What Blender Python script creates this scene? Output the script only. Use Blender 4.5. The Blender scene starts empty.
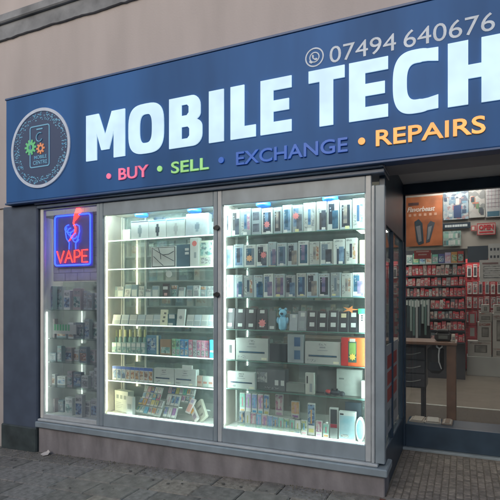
import bpy, bmesh, math, random
from mathutils import Vector
random.seed(7)
R = math.radians
scn = bpy.context.scene
COL = scn.collection

# ------------------------------------------------------------------ camera
CAM = Vector((0.577, -3.9, 1.55)); YAW = 23.86; FPX = 480.0; HOR = 300.0
cd = bpy.data.cameras.new('camera'); cam = bpy.data.objects.new('camera', cd); COL.objects.link(cam)
cam.location = CAM; cam.rotation_euler = (R(90), 0, R(YAW))
cd.sensor_width = 36; cd.lens = 36 * FPX / 500; cd.shift_y = (HOR - 250) / 500
cd.clip_start = 0.05; cd.clip_end = 2000
scn.camera = cam
# ------------------------------------------------------------------ sky, sun, exposure
SUN_EL, SUN_AZ = 24, 188       # azimuth, degrees clockwise from +Y
w = bpy.data.worlds.new('World'); scn.world = w; w.use_nodes = True
nt = w.node_tree; bg = nt.nodes['Background']
sky = nt.nodes.new('ShaderNodeTexSky'); sky.sky_type = 'NISHITA'; sky.sun_disc = False
sky.sun_elevation = R(SUN_EL); sky.sun_rotation = R(SUN_AZ); sky.air_density = 1.0; sky.dust_density = 2.5
nt.links.new(sky.outputs[0], bg.inputs[0]); bg.inputs[1].default_value = 0.105
sl = bpy.data.lights.new('sun', 'SUN'); sun = bpy.data.objects.new('sun', sl); COL.objects.link(sun)
sl.energy = 0.5; sl.angle = R(40); sl.color = (1.0, 0.93, 0.90)
sd = Vector((math.sin(R(SUN_AZ)) * math.cos(R(SUN_EL)), math.cos(R(SUN_AZ)) * math.cos(R(SUN_EL)), math.sin(R(SUN_EL))))
sun.rotation_euler = sd.to_track_quat('Z', 'Y').to_euler(); sun.location = (0, -8, 9)
scn.view_settings.view_transform = 'Standard'; scn.view_settings.look = 'None'
scn.view_settings.exposure = 0.28; scn.view_settings.gamma = 1.0; scn.view_settings.use_curve_mapping = False

# ------------------------------------------------------------------ helpers
_ax = Vector((-math.sin(R(YAW)), math.cos(R(YAW)), 0)); _rt = Vector((math.cos(R(YAW)), math.sin(R(YAW)), 0))
def W(px, py, Y):
    """survey helper: where a sight line through the photo meets the vertical plane at depth Y"""
    d = _ax + _rt * ((px - 250) / FPX) + Vector((0, 0, 1)) * ((HOR - py) / FPX)
    return CAM + d * ((Y - CAM.y) / d.y)
def WX(px, Y): return W(px, 300, Y).x
def WZ(px, py, Y): return W(px, py, Y).z

_m = {}
def mat(name, col=(.5, .5, .5), rough=.5, noise=0.0, scale=12, metal=0, bump=0.0, bscale=60, emit=0, ecol=None, spec=.5, evar=0, st=None, col2=None):
    if name in _m: return _m[name]
    m = bpy.data.materials.new(name); m.use_nodes = True; n = m.node_tree; b = n.nodes['Principled BSDF']
    b.inputs['Base Color'].default_value = (*col, 1); b.inputs['Roughness'].default_value = rough
    b.inputs['Metallic'].default_value = metal; b.inputs['Specular IOR Level'].default_value = spec
    tc = n.nodes.new('ShaderNodeTexCoord')
    if noise:
        tx = n.nodes.new('ShaderNodeTexNoise'); tx.inputs['Scale'].default_value = scale; tx.inputs['Detail'].default_value = 6
        if st:
            mg = n.nodes.new('ShaderNodeMapping'); mg.inputs['Scale'].default_value = st
            n.links.new(tc.outputs['Object'], mg.inputs[0]); n.links.new(mg.outputs[0], tx.inputs['Vector'])
        else: n.links.new(tc.outputs['Object'], tx.inputs['Vector'])
        rp = n.nodes.new('ShaderNodeValToRGB')
        rp.color_ramp.elements[0].position = .3; rp.color_ramp.elements[1].position = .7
        rp.color_ramp.elements[0].color = (*[c * (1 - noise) for c in col], 1)
        rp.color_ramp.elements[1].color = (*[min(1, c * (1 + noise)) for c in col], 1)
        if col2: rp.color_ramp.elements[0].color = (*col, 1); rp.color_ramp.elements[1].color = (*col2, 1)
        n.links.new(tx.outputs['Fac'], rp.inputs[0]); n.links.new(rp.outputs[0], b.inputs['Base Color'])
    if bump:
        t2 = n.nodes.new('ShaderNodeTexNoise'); t2.inputs['Scale'].default_value = bscale; t2.inputs['Detail'].default_value = 8
        n.links.new(tc.outputs['Object'], t2.inputs['Vector'])
        bp = n.nodes.new('ShaderNodeBump'); bp.inputs['Strength'].default_value = bump; bp.inputs['Distance'].default_value = .01
        n.links.new(t2.outputs['Fac'], bp.inputs['Height']); n.links.new(bp.outputs[0], b.inputs['Normal'])
    if emit:
        b.inputs['Emission Color'].default_value = (*(ecol or col), 1); b.inputs['Emission Strength'].default_value = emit
        if evar:
            t3 = n.nodes.new('ShaderNodeTexNoise'); t3.inputs['Scale'].default_value = 5; t3.inputs['Detail'].default_value = 2
            n.links.new(tc.outputs['Object'], t3.inputs['Vector'])
            mr = n.nodes.new('ShaderNodeMapRange'); mr.inputs[1].default_value = .3; mr.inputs[2].default_value = .7
            mr.inputs[3].default_value = emit * (1 - evar); mr.inputs[4].default_value = emit * (1 + evar)
            n.links.new(t3.outputs['Fac'], mr.inputs[0]); n.links.new(mr.outputs[0], b.inputs['Emission Strength'])
    _m[name] = m; return m
def glassmat(name, tint=(.93, .97, .96), refl=.08, rough=.02, haze=.0, dcol=(.6, .65, .7)):
    if name in _m: return _m[name]
    m = bpy.data.materials.new(name); m.use_nodes = True; n = m.node_tree; n.nodes.clear()
    o = n.nodes.new('ShaderNodeOutputMaterial'); t = n.nodes.new('ShaderNodeBsdfTransparent'); t.inputs[0].default_value = (*tint, 1)
    g = n.nodes.new('ShaderNodeBsdfGlossy'); g.inputs['Roughness'].default_value = rough
    lw = n.nodes.new('ShaderNodeLayerWeight'); lw.inputs[0].default_value = .35
    mp = n.nodes.new('ShaderNodeMapRange'); mp.inputs[3].default_value = refl; mp.inputs[4].default_value = .6
    n.links.new(lw.outputs['Facing'], mp.inputs[0])
    mx = n.nodes.new('ShaderNodeMixShader'); n.links.new(mp.outputs[0], mx.inputs[0]); n.links.new(t.outputs[0], mx.inputs[1]); n.links.new(g.outputs[0], mx.inputs[2])
    last = mx
    if haze:  # pale veiling haze painted into the glass as a streaky diffuse layer
        d = n.nodes.new('ShaderNodeBsdfDiffuse'); d.inputs[0].default_value = (*dcol, 1)
        tc = n.nodes.new('ShaderNodeTexCoord'); mpg = n.nodes.new('ShaderNodeMapping'); mpg.inputs['Scale'].default_value = (6, 6, 1.2)
        tx = n.nodes.new('ShaderNodeTexNoise'); tx.inputs['Scale'].default_value = 1.5; tx.inputs['Detail'].default_value = 6
        n.links.new(tc.outputs['Object'], mpg.inputs[0]); n.links.new(mpg.outputs[0], tx.inputs['Vector'])
        m2 = n.nodes.new('ShaderNodeMapRange'); m2.inputs[1].default_value = .3; m2.inputs[2].default_value = .75; m2.inputs[3].default_value = haze * .4; m2.inputs[4].default_value = haze * 1.6
        n.links.new(tx.outputs['Fac'], m2.inputs[0])
        x2 = n.nodes.new('ShaderNodeMixShader'); n.links.new(m2.outputs[0], x2.inputs[0]); n.links.new(mx.outputs[0], x2.inputs[1]); n.links.new(d.outputs[0], x2.inputs[2]); last = x2
    n.links.new(last.outputs[0], o.inputs[0]); _m[name] = m; return m
def c(r, g, b, rough=.45):          # a plain print or plastic colour
    return mat('colour_%02d_%02d_%02d' % (round(r * 50), round(g * 50), round(b * 50)), (r, g, b), rough, noise=.07, scale=30)

def prt(name, cols, scale=42, stretch=(1, 1, 1), rough=.35, soft=.35):
    """busy multi-coloured packaging print: small cells of flat ink, different on every pack"""
    if name in _m: return _m[name]
    m = bpy.data.materials.new(name); m.use_nodes = True; n = m.node_tree; b = n.nodes['Principled BSDF']; b.inputs['Roughness'].default_value = rough
    tc = n.nodes.new('ShaderNodeTexCoord'); oi = n.nodes.new('ShaderNodeObjectInfo'); mg = n.nodes.new('ShaderNodeMapping'); mg.inputs['Scale'].default_value = stretch
    ml = n.nodes.new('ShaderNodeMath'); ml.operation = 'MULTIPLY'; ml.inputs[1].default_value = 37.0
    n.links.new(oi.outputs['Random'], ml.inputs[0]); n.links.new(tc.outputs['Object'], mg.inputs[0]); n.links.new(ml.outputs[0], mg.inputs['Location'])
    v = n.nodes.new('ShaderNodeTexVoronoi'); v.inputs['Scale'].default_value = scale; v.distance = 'MANHATTAN'
    n.links.new(mg.outputs[0], v.inputs['Vector'])
    sp = n.nodes.new('ShaderNodeSeparateColor'); n.links.new(v.outputs['Color'], sp.inputs[0])
    rp = n.nodes.new('ShaderNodeValToRGB'); cr = rp.color_ramp; cr.interpolation = 'CONSTANT'
    av = [sum(q[k] for q in cols) / len(cols) for k in range(3)]; cols = [tuple(q[k] * (1 - soft) + av[k] * soft for k in range(3)) for q in cols]
    while len(cr.elements) < len(cols): cr.elements.new(.5)
    for i, q in enumerate(cols): cr.elements[i].position = i / len(cols); cr.elements[i].color = (*q, 1)
    n.links.new(sp.outputs[0], rp.inputs[0]); n.links.new(rp.outputs[0], b.inputs['Base Color']); _m[name] = m; return m
TEXTM = prt('small_print', [(.62, .64, .62), (.16, .18, .19), (.60, .62, .60), (.10, .11, .12), (.55, .58, .57)], 260, (.35, 1, 1.1))
TEXTD = prt('small_print_on_dark', [(.05, .055, .06), (.45, .48, .48), (.06, .06, .07), (.30, .33, .34), (.04, .045, .05)], 220, (.35, 1, 1.1))
MIX = [prt('print_blue', [(.05, .12, .30), (.30, .46, .60), (.60, .64, .62), (.03, .05, .10), (.18, .34, .55)]), prt('print_teal', [(.10, .30, .30), (.50, .60, .55), (.62, .64, .60), (.05, .12, .14), (.26, .48, .44)]),
       prt('print_warm', [(.55, .30, .12), (.64, .58, .46), (.35, .10, .08), (.62, .62, .58), (.20, .12, .10)]), prt('print_pink', [(.58, .20, .30), (.66, .55, .56), (.35, .16, .34), (.64, .64, .62), (.62, .38, .42)]),
       prt('print_grey', [(.24, .26, .28), (.42, .45, .46), (.56, .58, .57), (.30, .33, .35), (.20, .21, .23)]), prt('print_green', [(.12, .36, .18), (.50, .58, .40), (.62, .64, .58), (.07, .16, .10), (.60, .52, .22)])]
MIXRED = [prt('print_red_0', [(.50, .05, .07), (.60, .55, .52), (.05, .05, .06), (.44, .04, .06), (.55, .40, .36)], 45), prt('print_red_1', [(.05, .05, .06), (.52, .06, .08), (.55, .52, .48), (.20, .22, .23), (.10, .10, .11)], 40), prt('print_red_2', [(.60, .57, .53), (.46, .05, .07), (.58, .55, .50), (.30, .30, .30), (.12, .12, .12)], 50)]
class MB:
    def __init__(s): s.v = []; s.f = []; s.mi = []
    def face(s, pts, m=0):
        k = len(s.v); s.v += [tuple(p) for p in pts]; s.f.append(tuple(range(k, k + len(pts)))); s.mi.append(m); return s
    def box(s, x0, x1, y0, y1, z0, z1, bv=0.0, m=0):
        if x0 > x1: x0, x1 = x1, x0
        if y0 > y1: y0, y1 = y1, y0
        if z0 > z1: z0, z1 = z1, z0
        k = len(s.v); b = min(bv, (x1 - x0) * .3, (y1 - y0) * .3, (z1 - z0) * .3)
        if b <= 0:
            s.v += [(x0, y0, z0), (x1, y0, z0), (x1, y1, z0), (x0, y1, z0), (x0, y0, z1), (x1, y0, z1), (x1, y1, z1), (x0, y1, z1)]
            q = [(0, 3, 2, 1), (4, 5, 6, 7), (0, 1, 5, 4), (1, 2, 6, 5), (2, 3, 7, 6), (3, 0, 4, 7)]
            s.f += [tuple(k + i for i in a) for a in q]; s.mi += [m] * 6; return s
        # chamfered box: 24 verts
        cor = [(sx, sy, sz) for sz in (0, 1) for sy in (0, 1) for sx in (0, 1)]
        idx = {}
        lo = (x0, y0, z0); hi = (x1, y1, z1)
        for cr in cor:
            for ax in range(3):
                p = [0, 0, 0]
                for a in range(3):
                    if a == ax: p[a] = hi[a] if cr[a] else lo[a]
                    else: p[a] = hi[a] - b if cr[a] else lo[a] + b
                idx[(cr, ax)] = len(s.v); s.v.append(tuple(p))
        for ax in range(3):
            a1, a2 = (ax + 1) % 3, (ax + 2) % 3
            for sgn in (0, 1):
                q = []
                for (u, vv) in ((0, 0), (1, 0), (1, 1), (0, 1)):
                    cr = [0, 0, 0]; cr[ax] = sgn; cr[a1] = u; cr[a2] = vv; q.append(idx[(tuple(cr), ax)])
                if not sgn: q.reverse()
                s.f.append(tuple(q)); s.mi.append(m)
        for ax in range(3):           # edges along ax
            a1, a2 = (ax + 1) % 3, (ax + 2) % 3
            for u in (0, 1):
                for vv in (0, 1):
                    c0 = [0, 0, 0]; c0[a1] = u; c0[a2] = vv; c1 = list(c0); c1[ax] = 1
                    q = [idx[(tuple(c0), a1)], idx[(tuple(c1), a1)], idx[(tuple(c1), a2)], idx[(tuple(c0), a2)]]
                    if u == vv: q.reverse()
                    s.f.append(tuple(q)); s.mi.append(m)
        for cr in cor:
            q = [idx[(cr, 0)], idx[(cr, 1)], idx[(cr, 2)]]
            if sum(cr) % 2 == 0: q.reverse()
            s.f.append(tuple(q)); s.mi.append(m)
        return s
    def lathe(s, cx, cy, prof, n=16, m=0):
        k = len(s.v)
        for (r, z) in prof:
            for i in range(n):
                a = 2 * math.pi * i / n; s.v.append((cx + r * math.cos(a), cy + r * math.sin(a), z))
        for j in range(len(prof) - 1):
            for i in range(n):
                s.f.append((k + j * n + i, k + j * n + (i + 1) % n, k + (j + 1) * n + (i + 1) % n, k + (j + 1) * n + i)); s.mi.append(m)
        s.f.append(tuple(k + i for i in range(n))[::-1]); s.mi.append(m)
        kk = k + (len(prof) - 1) * n; s.f.append(tuple(kk + i for i in range(n))); s.mi.append(m); return s
    def tube(s, pts, r, n=8, m=0):
        pts = [Vector(p) for p in pts]; k = len(s.v); rs = r if isinstance(r, (list, tuple)) else [r] * len(pts)
        for i, p in enumerate(pts):
            t = (pts[min(i + 1, len(pts) - 1)] - pts[max(i - 1, 0)]).normalized()
            u = t.orthogonal().normalized() if i == 0 else (u - t * u.dot(t)).normalized()
            vv = t.cross(u)
            for j in range(n):
                a = 2 * math.pi * j / n; s.v.append(tuple(p + (u * math.cos(a) + vv * math.sin(a)) * rs[i]))
        for i in range(len(pts) - 1):
            for j in range(n):
                s.f.append((k + i * n + j, k + i * n + (j + 1) % n, k + (i + 1) * n + (j + 1) % n, k + (i + 1) * n + j)); s.mi.append(m)
        s.f.append(tuple(k + j for j in range(n))[::-1]); s.f.append(tuple(k + (len(pts) - 1) * n + j for j in range(n))); s.mi += [m, m]; return s
    def ball(s, p, r, sc=(1, 1, 1), n=12, m=0):
        k = len(s.v); h = n // 2
        for j in range(h + 1):
            th = math.pi * (j + .02) / (h + .04)
            for i in range(n):
                a = 2 * math.pi * i / n
                s.v.append((p[0] + r * sc[0] * math.sin(th) * math.cos(a), p[1] + r * sc[1] * math.sin(th) * math.sin(a), p[2] + r * sc[2] * math.cos(th)))
        for j in range(h):
            for i in range(n):
                s.f.append((k + j * n + i, k + (j + 1) * n + i, k + (j + 1) * n + (i + 1) % n, k + j * n + (i + 1) % n)); s.mi.append(m)
        return s
    def build(s, name, mats, parent=None, smooth=False):
        me = bpy.data.meshes.new(name); me.from_pydata(s.v, [], s.f)
        if not isinstance(mats, (list, tuple)): mats = [mats]
        for q in mats: me.materials.append(q)
        me.polygons.foreach_set('material_index', s.mi)
        if smooth: me.polygons.foreach_set('use_smooth', [True] * len(s.f))
        me.update(); o = bpy.data.objects.new(name, me); COL.objects.link(o)
        if parent: o.parent = parent
        return o
def tag(o, label=None, cat=None, group=None, kind=None):
    if label: o['label'] = label
    if cat: o['category'] = cat
    if group: o['group'] = group
    if kind: o['kind'] = kind
    return o
def empty(name, label, cat, group=None):
    o = bpy.data.objects.new(name, None); COL.objects.link(o); o.empty_display_size = .1
    return tag(o, label, cat, group)
def bx(name, m, parent, *a, bv=.003):
    return MB().box(*a, bv=bv).build(name, m, parent)

def flat(name, polys, x, y, z, sx, sz, depth, m, parent=None, bevel=0):
    """2D outlines (with holes) in a vertical plane facing -Y, front face at y, going back by depth"""
    cu = bpy.data.curves.new('outline', 'CURVE'); cu.dimensions = '2D'; cu.fill_mode = 'BOTH'; cu.extrude = depth / 2
    for p in polys:
        sp = cu.splines.new('POLY'); sp.points.add(len(p) - 1); sp.use_cyclic_u = True
        for i, (a, b) in enumerate(p): sp.points[i].co = (a * sx, b * sz, 0, 1)
    return _cv(cu, name, x, y, z, depth, m, parent)
def _cv(cu, name, x, y, z, depth, m, parent, fit=None):
    t = bpy.data.objects.new('tmp', cu); COL.objects.link(t); dg = bpy.context.evaluated_depsgraph_get()
    me = bpy.data.meshes.new_from_object(t.evaluated_get(dg)); bpy.data.objects.remove(t)
    vs = me.vertices
    if fit:
        xs = [v.co.x for v in vs]; ys = [v.co.y for v in vs]; a, b, cc, d = min(xs), max(xs), min(ys), max(ys)
        x0, x1, z0, z1 = fit
        for v in vs: v.co = ((v.co.x - a) / (b - a) * (x1 - x0) + x0, y + depth / 2 - v.co.z, (v.co.y - cc) / (d - cc) * (z1 - z0) + z0)
    else:
        for v in vs: v.co = (v.co.x + x, y + depth / 2 - v.co.z, v.co.y + z)
    me.materials.clear(); me.materials.append(m); me.name = name
    for p in me.polygons: p.material_index = 0
    o = bpy.data.objects.new(name, me); COL.objects.link(o)
    if parent: o.parent = parent
    return o
def text(name, body, x0, x1, z0, z1, y, depth, m, parent=None, bold=.02, shear=0, spacing=1.0):
    cu = bpy.data.curves.new('text', 'FONT'); cu.body = body; cu.size = 1; cu.offset = bold; cu.extrude = depth / 2; cu.shear = shear
    cu.space_character = spacing; cu.resolution_u = 4
    return _cv(cu, name, 0, y, 0, depth, m, parent, fit=(x0, x1, z0, z1))
def circ(r, n=40, cx=0, cy=0, rx=1, rz=1): return [(cx + rx * r * math.cos(2 * math.pi * i / n), cy + rz * r * math.sin(2 * math.pi * i / n)) for i in range(n)]
def rrect(x0, x1, z0, z1, r, n=5):
    p = []
    for (cx, cz, a0) in ((x1 - r, z1 - r, 0), (x0 + r, z1 - r, 90), (x0 + r, z0 + r, 180), (x1 - r, z0 + r, 270)):
        for i in range(n + 1):
            a = R(a0 + 90 * i / n); p.append((cx + r * math.cos(a), cz + r * math.sin(a)))
    return p
def star(n, r0, r1):
    return [((r0 if i % 2 else r1) * math.cos(math.pi * i / n), (r0 if i % 2 else r1) * math.sin(math.pi * i / n)) for i in range(2 * n)]
def gear(n, r0, r1):
    p = []
    for i in range(n):
        for (f, r) in ((-.32, r0), (-.2, r1), (.2, r1), (.32, r0)):
            a = 2 * math.pi * (i + f) / n; p.append((r * math.cos(a), r * math.sin(a)))
    return p
ORD = ['first', 'second', 'third', 'fourth', 'fifth', 'sixth', 'seventh', 'eighth', 'ninth', 'tenth', 'eleventh', 'twelfth', 'thirteenth', 'fourteenth', 'fifteenth', 'sixteenth', 'seventeenth', 'eighteenth', 'nineteenth', 'twentieth']

# ------------------------------------------------------------------ materials
NAVY = mat('navy_paint', (.040, .072, .115), .38, noise=.18, scale=6, bump=.08, bscale=25)
FRAME = mat('grey_blue_frame', (.29, .36, .41), .3, noise=.16, scale=7, st=(1, 1, .5))
FRAMEL = mat('pale_frame', (.50, .55, .58), .3, noise=.1, scale=9)
RENDER = mat('pink_beige_render', (.465, .435, .445), .9, noise=.08, scale=3, bump=.25, bscale=60, st=(1, 1, .22))
GREYP = mat('weathered_grey_paint', (.22, .24, .27), .8, noise=.3, scale=5, bump=.3, bscale=18)
PLINTH = mat('plinth_paint', (.265, .255, .27), .85, noise=.28, scale=5, bump=.3, bscale=40, st=(1.5, 1, .6))
WHITEP = mat('white_board', (.72, .74, .72), .5, noise=.04)
SOFFIT = mat('soffit_paint', (.80, .78, .78), .8, noise=.05, scale=3)
PANEL = mat('sign_blue_panel', (.036, .130, .36), .5, noise=.22, scale=2.2, spec=.2, st=(1, 1, .15))
BLACK = mat('black_plastic', (.012, .013, .016), .35)
DARKM = mat('dark_metal', (.05, .055, .06), .4, metal=.6)
STEEL = mat('steel', (.5, .52, .53), .3, metal=.9)
GLASS = glassmat('window_glass', (.95, .985, .98), .05, haze=.05, dcol=(.7, .8, .85))  # bluish haze in the glass colour stands in for veiling glare
GLASSD = glassmat('hazy_window_glass', (.92, .95, .97), .06, haze=.07, dcol=(.55, .62, .75))
DOORG = glassmat('door_glass', (.88, .90, .91), .04, haze=.02)
SHELFG = glassmat('shelf_glass', (.88, .96, .93), .06, .05)
LED = mat('led_white', (.9, 1, .93), .5, emit=42, ecol=(.80, 1.0, .95))
LEDW = mat('led_warm', (1, .9, .6), .5, emit=26, ecol=(1.0, .90, .58))
BLUELED = mat('blue_led', (.05, .3, .9), .4, emit=1.1, ecol=(.0, .14, 1.0))

# ------------------------------------------------------------------ ground, pavement, road
tag(MB().box(-300, 300, -400, 300, -.6, -.30).build('ground', mat('asphalt', (.05, .05, .052), .9, noise=.2, scale=3, bump=.3, bscale=80)), kind='structure')
pav = tag(MB().box(-9, 6, -5.2, .02, -.4, -.052).build('pavement', mat('mortar_bed', (.11, .105, .095), .95, noise=.35, scale=20, bump=.5, bscale=60)), kind='structure')
pav.rotation_euler = (0, -R(1.75), 0)
def slabmat(i, col): return mat('paving_%d' % i, col, .85, noise=.30, scale=9 + 3 * i, bump=.55, bscale=55)
SL = [slabmat(0, (.22, .215, .20)), slabmat(1, (.25, .243, .225)), slabmat(2, (.195, .192, .182)), slabmat(3, (.28, .26, .23)), slabmat(4, (.235, .232, .226))]
slabs = []
for i in range(5):
    L = .392; D = .252
    o = MB().box(0, L, 0, D, -.05, 0, bv=.008).build('paving_slab', SL[i]); slabs.append(o.data); bpy.data.objects.remove(o)
    o = MB().box(0, .192, 0, D, -.05, 0, bv=.008).build('paving_slab', SL[i]); slabs.append(o.data); bpy.data.objects.remove(o)
row = 0; y = -.262
while y > -2.2:
    x = -5.4 - (.2 if row % 2 else 0) - .07 * row
    while x < 1.6:
        half = random.random() < .12; k = random.choice([0, 0, 1, 2, 2, 3, 4, 4]) * 2 + (1 if half else 0)
        o = bpy.data.objects.new('paving_slab', slabs[k]); COL.objects.link(o); o.parent = pav
        o.location = (x, y, random.uniform(-.003, .004)); o.rotation_euler = (R(random.uniform(-.35, .35)), R(random.uniform(-.35, .35)), R(random.uniform(-.3, .3)))
        x += .20 if half else .40
    y -= .260; row += 1
# grit and moss along the foot of the wall
mb = MB()
for i in range(1500):
    a = random.random() ** 2; x = random.uniform(-4.6, .1); yy = -.04 - a * .22; s = random.uniform(.002, .007); z = -.045 + x * .0305 + .05 - .004
    mb.box(x, x + s * random.uniform(.8, 2), yy, yy - s, z, z + s * .6)
grit = tag(mb.build('grit', mat('grit', (.26, .245, .21), .95, noise=.4, scale=40)), 'loose grit and moss along the foot of the plinth', 'grit', kind='stuff')
mb = MB()
for i in range(260):
    x = random.uniform(-4.6, -.1) if i % 3 else random.uniform(-4.4, -2.5); yy = -.035 - random.random() ** 3 * .3; z = x * .0305; h = random.uniform(.004, .012)
    a = random.uniform(0, 6.3); dx, dy = math.cos(a) * .006, math.sin(a) * .006
    mb.face([(x - dx, yy - dy, z), (x + dx, yy + dy, z), (x + dx * .3 + dy, yy + dy * .3, z + h)])
tag(mb.build('moss', mat('moss', (.15, .16, .09), .9, noise=.4)), 'sparse moss growing along the wall foot', 'moss', kind='stuff')
mb = MB(); random.seed(64)
for i in range(70):
    x = random.uniform(-4.8, .6); yy = random.uniform(-1.6, -.12); q = random.uniform(.006, .016); z = x * .0305 + .0075
    mb.face([(x + q * math.cos(a) * random.uniform(.8, 1.2), yy + q * math.sin(a) * random.uniform(.8, 1.2), z) for a in [k * math.pi / 5 for k in range(10)]])
tag(mb.build('gum_spots', mat('old_gum', (.10, .10, .098), .8, noise=.3, scale=15)), 'dark old gum spots trodden into the paving', 'gum spots', kind='stuff')
# a scrap of white litter by the pillar
lx = WX(43, -.12)
mb = MB(); zz = lx * .0305 + .004
mb.face([(lx - .06, -.10, zz), (lx + .02, -.14, zz + .004), (lx + .06, -.11, zz + .012), (lx + .01, -.09, zz + .02)])
mb.face([(lx + .01, -.09, zz + .02), (lx + .06, -.11, zz + .012), (lx + .05, -.075, zz + .03), (lx + .02, -.07, zz + .05)])
mb.face([(lx - .06, -.10, zz), (lx + .01, -.09, zz + .02), (lx + .02, -.07, zz + .035), (lx - .03, -.07, zz + .02)])
o = mb.build('paper_litter', c(.62, .60, .58)); tag(o, 'crumpled scrap of white paper on the pavement by the dark pillar', 'litter')
sm = o.modifiers.new('thickness', 'SOLIDIFY'); sm.thickness = .002

# ------------------------------------------------------------------ building shell
XL, XR = WX(41, 0), 0.0           # window opening
DY = 1.36                         # door plane
ZS0, ZS1 = .168, .255             # sill
ZG0, ZG1 = .385, 2.41             # glass
SB, ST = WZ(383, 160, -.12), WZ(212, 52, -.12)   # sign bottom, top
SX0 = WX(6, -.12)
bld = empty('shop_building', 'rendered shop building with dark blue shopfront and recessed doorway', 'building')
bx('upper_wall', RENDER, bld, -8, 5, 0, .3, SB - .02, 8.2, bv=0)
bx('neighbour_wall', mat('pale_wall', (.50, .47, .46), .85, noise=.1, scale=4), bld, -8, WX(3, 0), .02, .3, -.5, SB - .02, bv=0)
# string course with flaking lower edge
z0 = WZ(2, 38, -.05); z1 = WZ(2, 13, -.08)
mb = MB(); n = 260; ed = [z0 + .004 * math.sin(i * .23) + .003 * math.sin(i * .71 + 1) + random.uniform(-.005, .005) for i in range(n + 1)]
for i in range(n):
    xa, xb = -8 + 13 * i / n, -8 + 13 * (i + 1) / n
    mb.face([(xa, -.03, ed[i]), (xb, -.03, ed[i + 1]), (xb, -.034, z0 + .16), (xa, -.034, z0 + .16)]); mb.face([(xa, .01, ed[i]), (xb, .01, ed[i + 1]), (xb, -.03, ed[i + 1]), (xa, -.03, ed[i])])
mb.box(-8, 5, -.075, .01, z0 + .161, z1, bv=.012)
mb.build('string_course', GREYP, bld)
bx('pillar', mat('pillar_paint', (.085, .115, .17), .45, noise=.15, scale=5, bump=.1, bscale=20), bld, WX(3, -.04), XL - .012, -.045, .3, -.3, SB - .02, bv=.012)
bx('pillar_base', mat('pillar_base_paint', (.05, .07, .075), .6, noise=.35, scale=7, bump=.3, bscale=20), bld, WX(3, -.04) - .01, XL - .006, -.062, .25, -.3, WZ(20, 426, -.06), bv=.012)
bx('plinth', PLINTH, bld, XL - .005, XR + .02, -.03, .22, -.3, ZS0 + .005, bv=.008)
s = bx('sill', FRAME, bld, XL - .012, XR + .045, -.075, .22, ZS0, ZS0 + .062, bv=.008)
bx('sill_nosing', FRAMEL, bld, XL, XR - .03, -.05, .20, ZS0 + .064, ZS1, bv=.006)
# header above the glass (stepped roller box bands)
ZT = 2.548
hb = [(ZT + .002, 2.585, -.045), (2.587, SB + .04, -.085)]
for (a, b, yy) in hb:
    bx('header_band', mat('header_paint', (.15, .20, .29), .4, noise=.15, scale=7), bld, XL - .02, XR + .02, yy, .25, a, b, bv=.006)
# recessed entrance
CZ = WZ(397, 185, DY)
bx('entrance_soffit', SOFFIT, bld, -.02, 1.62, .0, DY + .1, CZ, CZ + .05, bv=0)
bx('right_pier', NAVY, bld, 1.45, 2.6, -.03, DY + .1, -.3, SB - .02, bv=.01)
bx('reveal_head', NAVY, bld, -.035, .012, .055, DY, 2.16, CZ - .002, bv=.004)
mb = MB(); mb.face([(.0135, .10, 2.16), (.0135, DY - .12, 2.16), (.0135, DY - .12, 1.94)]); 
mb.face([(-.03, .10, 2.16), (.0135, .10, 2.16), (.0135, DY - .12, 1.94), (-.03, DY - .12, 1.94)])
bx('reveal_base', NAVY, bld, -.035, .012, .055, DY, -.05, .33, bv=.006)
bx('corner_post', FRAME, bld, -.055, .02, -.022, .053, ZS1, 2.46, bv=.006)
bx('corner_bead', FRAMEL, bld, -.082, -.058, -.03, .04, ZS1, 2.46, bv=.006)
bx('reveal_post', NAVY, bld, -.03, .018, DY - .12, DY - .005, .331, 2.159, bv=.004)
bx('reveal_mullion', NAVY, bld, -.028, .016, .50, .54, .331, 2.159, bv=.004)
bx('reveal_glass', GLASS, bld, -.008, -.002, .056, DY - .122, .332, 2.158, bv=0)
# door screen
fx0 = -.03; gx0 = WX(405.5, DY); gz1 = WZ(405, 195, DY); gz0 = WZ(405, 424, DY)
door = empty('glazed_door', 'dark blue framed glass door screen at the back of the entrance', 'door')
mb = MB(); mb.box(fx0, 1.46, DY, DY + .06, gz1, CZ - .003, bv=.004)
mb.build('head_rail', NAVY, door)
bx('side_stile', NAVY, door, fx0, gx0, DY + .001, DY + .06, .02, gz1 - .001, bv=.004)
bx('side_stile', NAVY, door, 1.2, 1.46, DY + .001, DY + .06, .02, gz1 - .001, bv=.004)
bx('bottom_rail', NAVY, door, gx0 + .001, 1.199, DY + .002, DY + .058, .02, gz0, bv=.004)
bx('threshold', FRAME, door, fx0, 1.46, DY - .05, DY + .10, -.02, .018, bv=.006)
bx('door_glass', DOORG, door, gx0 - .003, 1.203, DY + .025, DY + .031, gz0 - .003, gz1 + .003, bv=0)
# entrance floor: small mosaic pavers
fl = tag(MB().box(-.0, 1.45, -.05, DY - .05, -.3, -.004).build('entrance_floor', mat('grout', (.16, .148, .13), .95, noise=.3, scale=20)), kind='structure')
mb = MB(); TM = [mat('mosaic_0', (.22, .205, .19), .8, noise=.3, scale=30, bump=.3), mat('mosaic_1', (.18, .17, .158), .8, noise=.3, scale=30, bump=.3), mat('mosaic_2', (.26, .242, .22), .8, noise=.3, scale=30, bump=.3)]
x = .03; q = 0
while x < 1.42:
    yy = -.04 + (.03 if q % 2 else 0)
    while yy < DY - .1:
        z = random.uniform(-.001, .003)
        mb.box(x, x + .049, yy, yy + .062, -.01, z, bv=.006, m=random.choice([0, 0, 1, 1, 2])); yy += .069
    x += .056; q += 1
tag(mb.build('mosaic_tiles', TM, fl), kind='stuff')
for i in range(6):
    bx('threshold_brick', mat('red_brick', (.19, .085, .065), .85, noise=.3, scale=25, bump=.4), fl, -.02 + i * .108, .08 + i * .108, -.155, -.055, -.06, .002, bv=.008)

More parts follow.
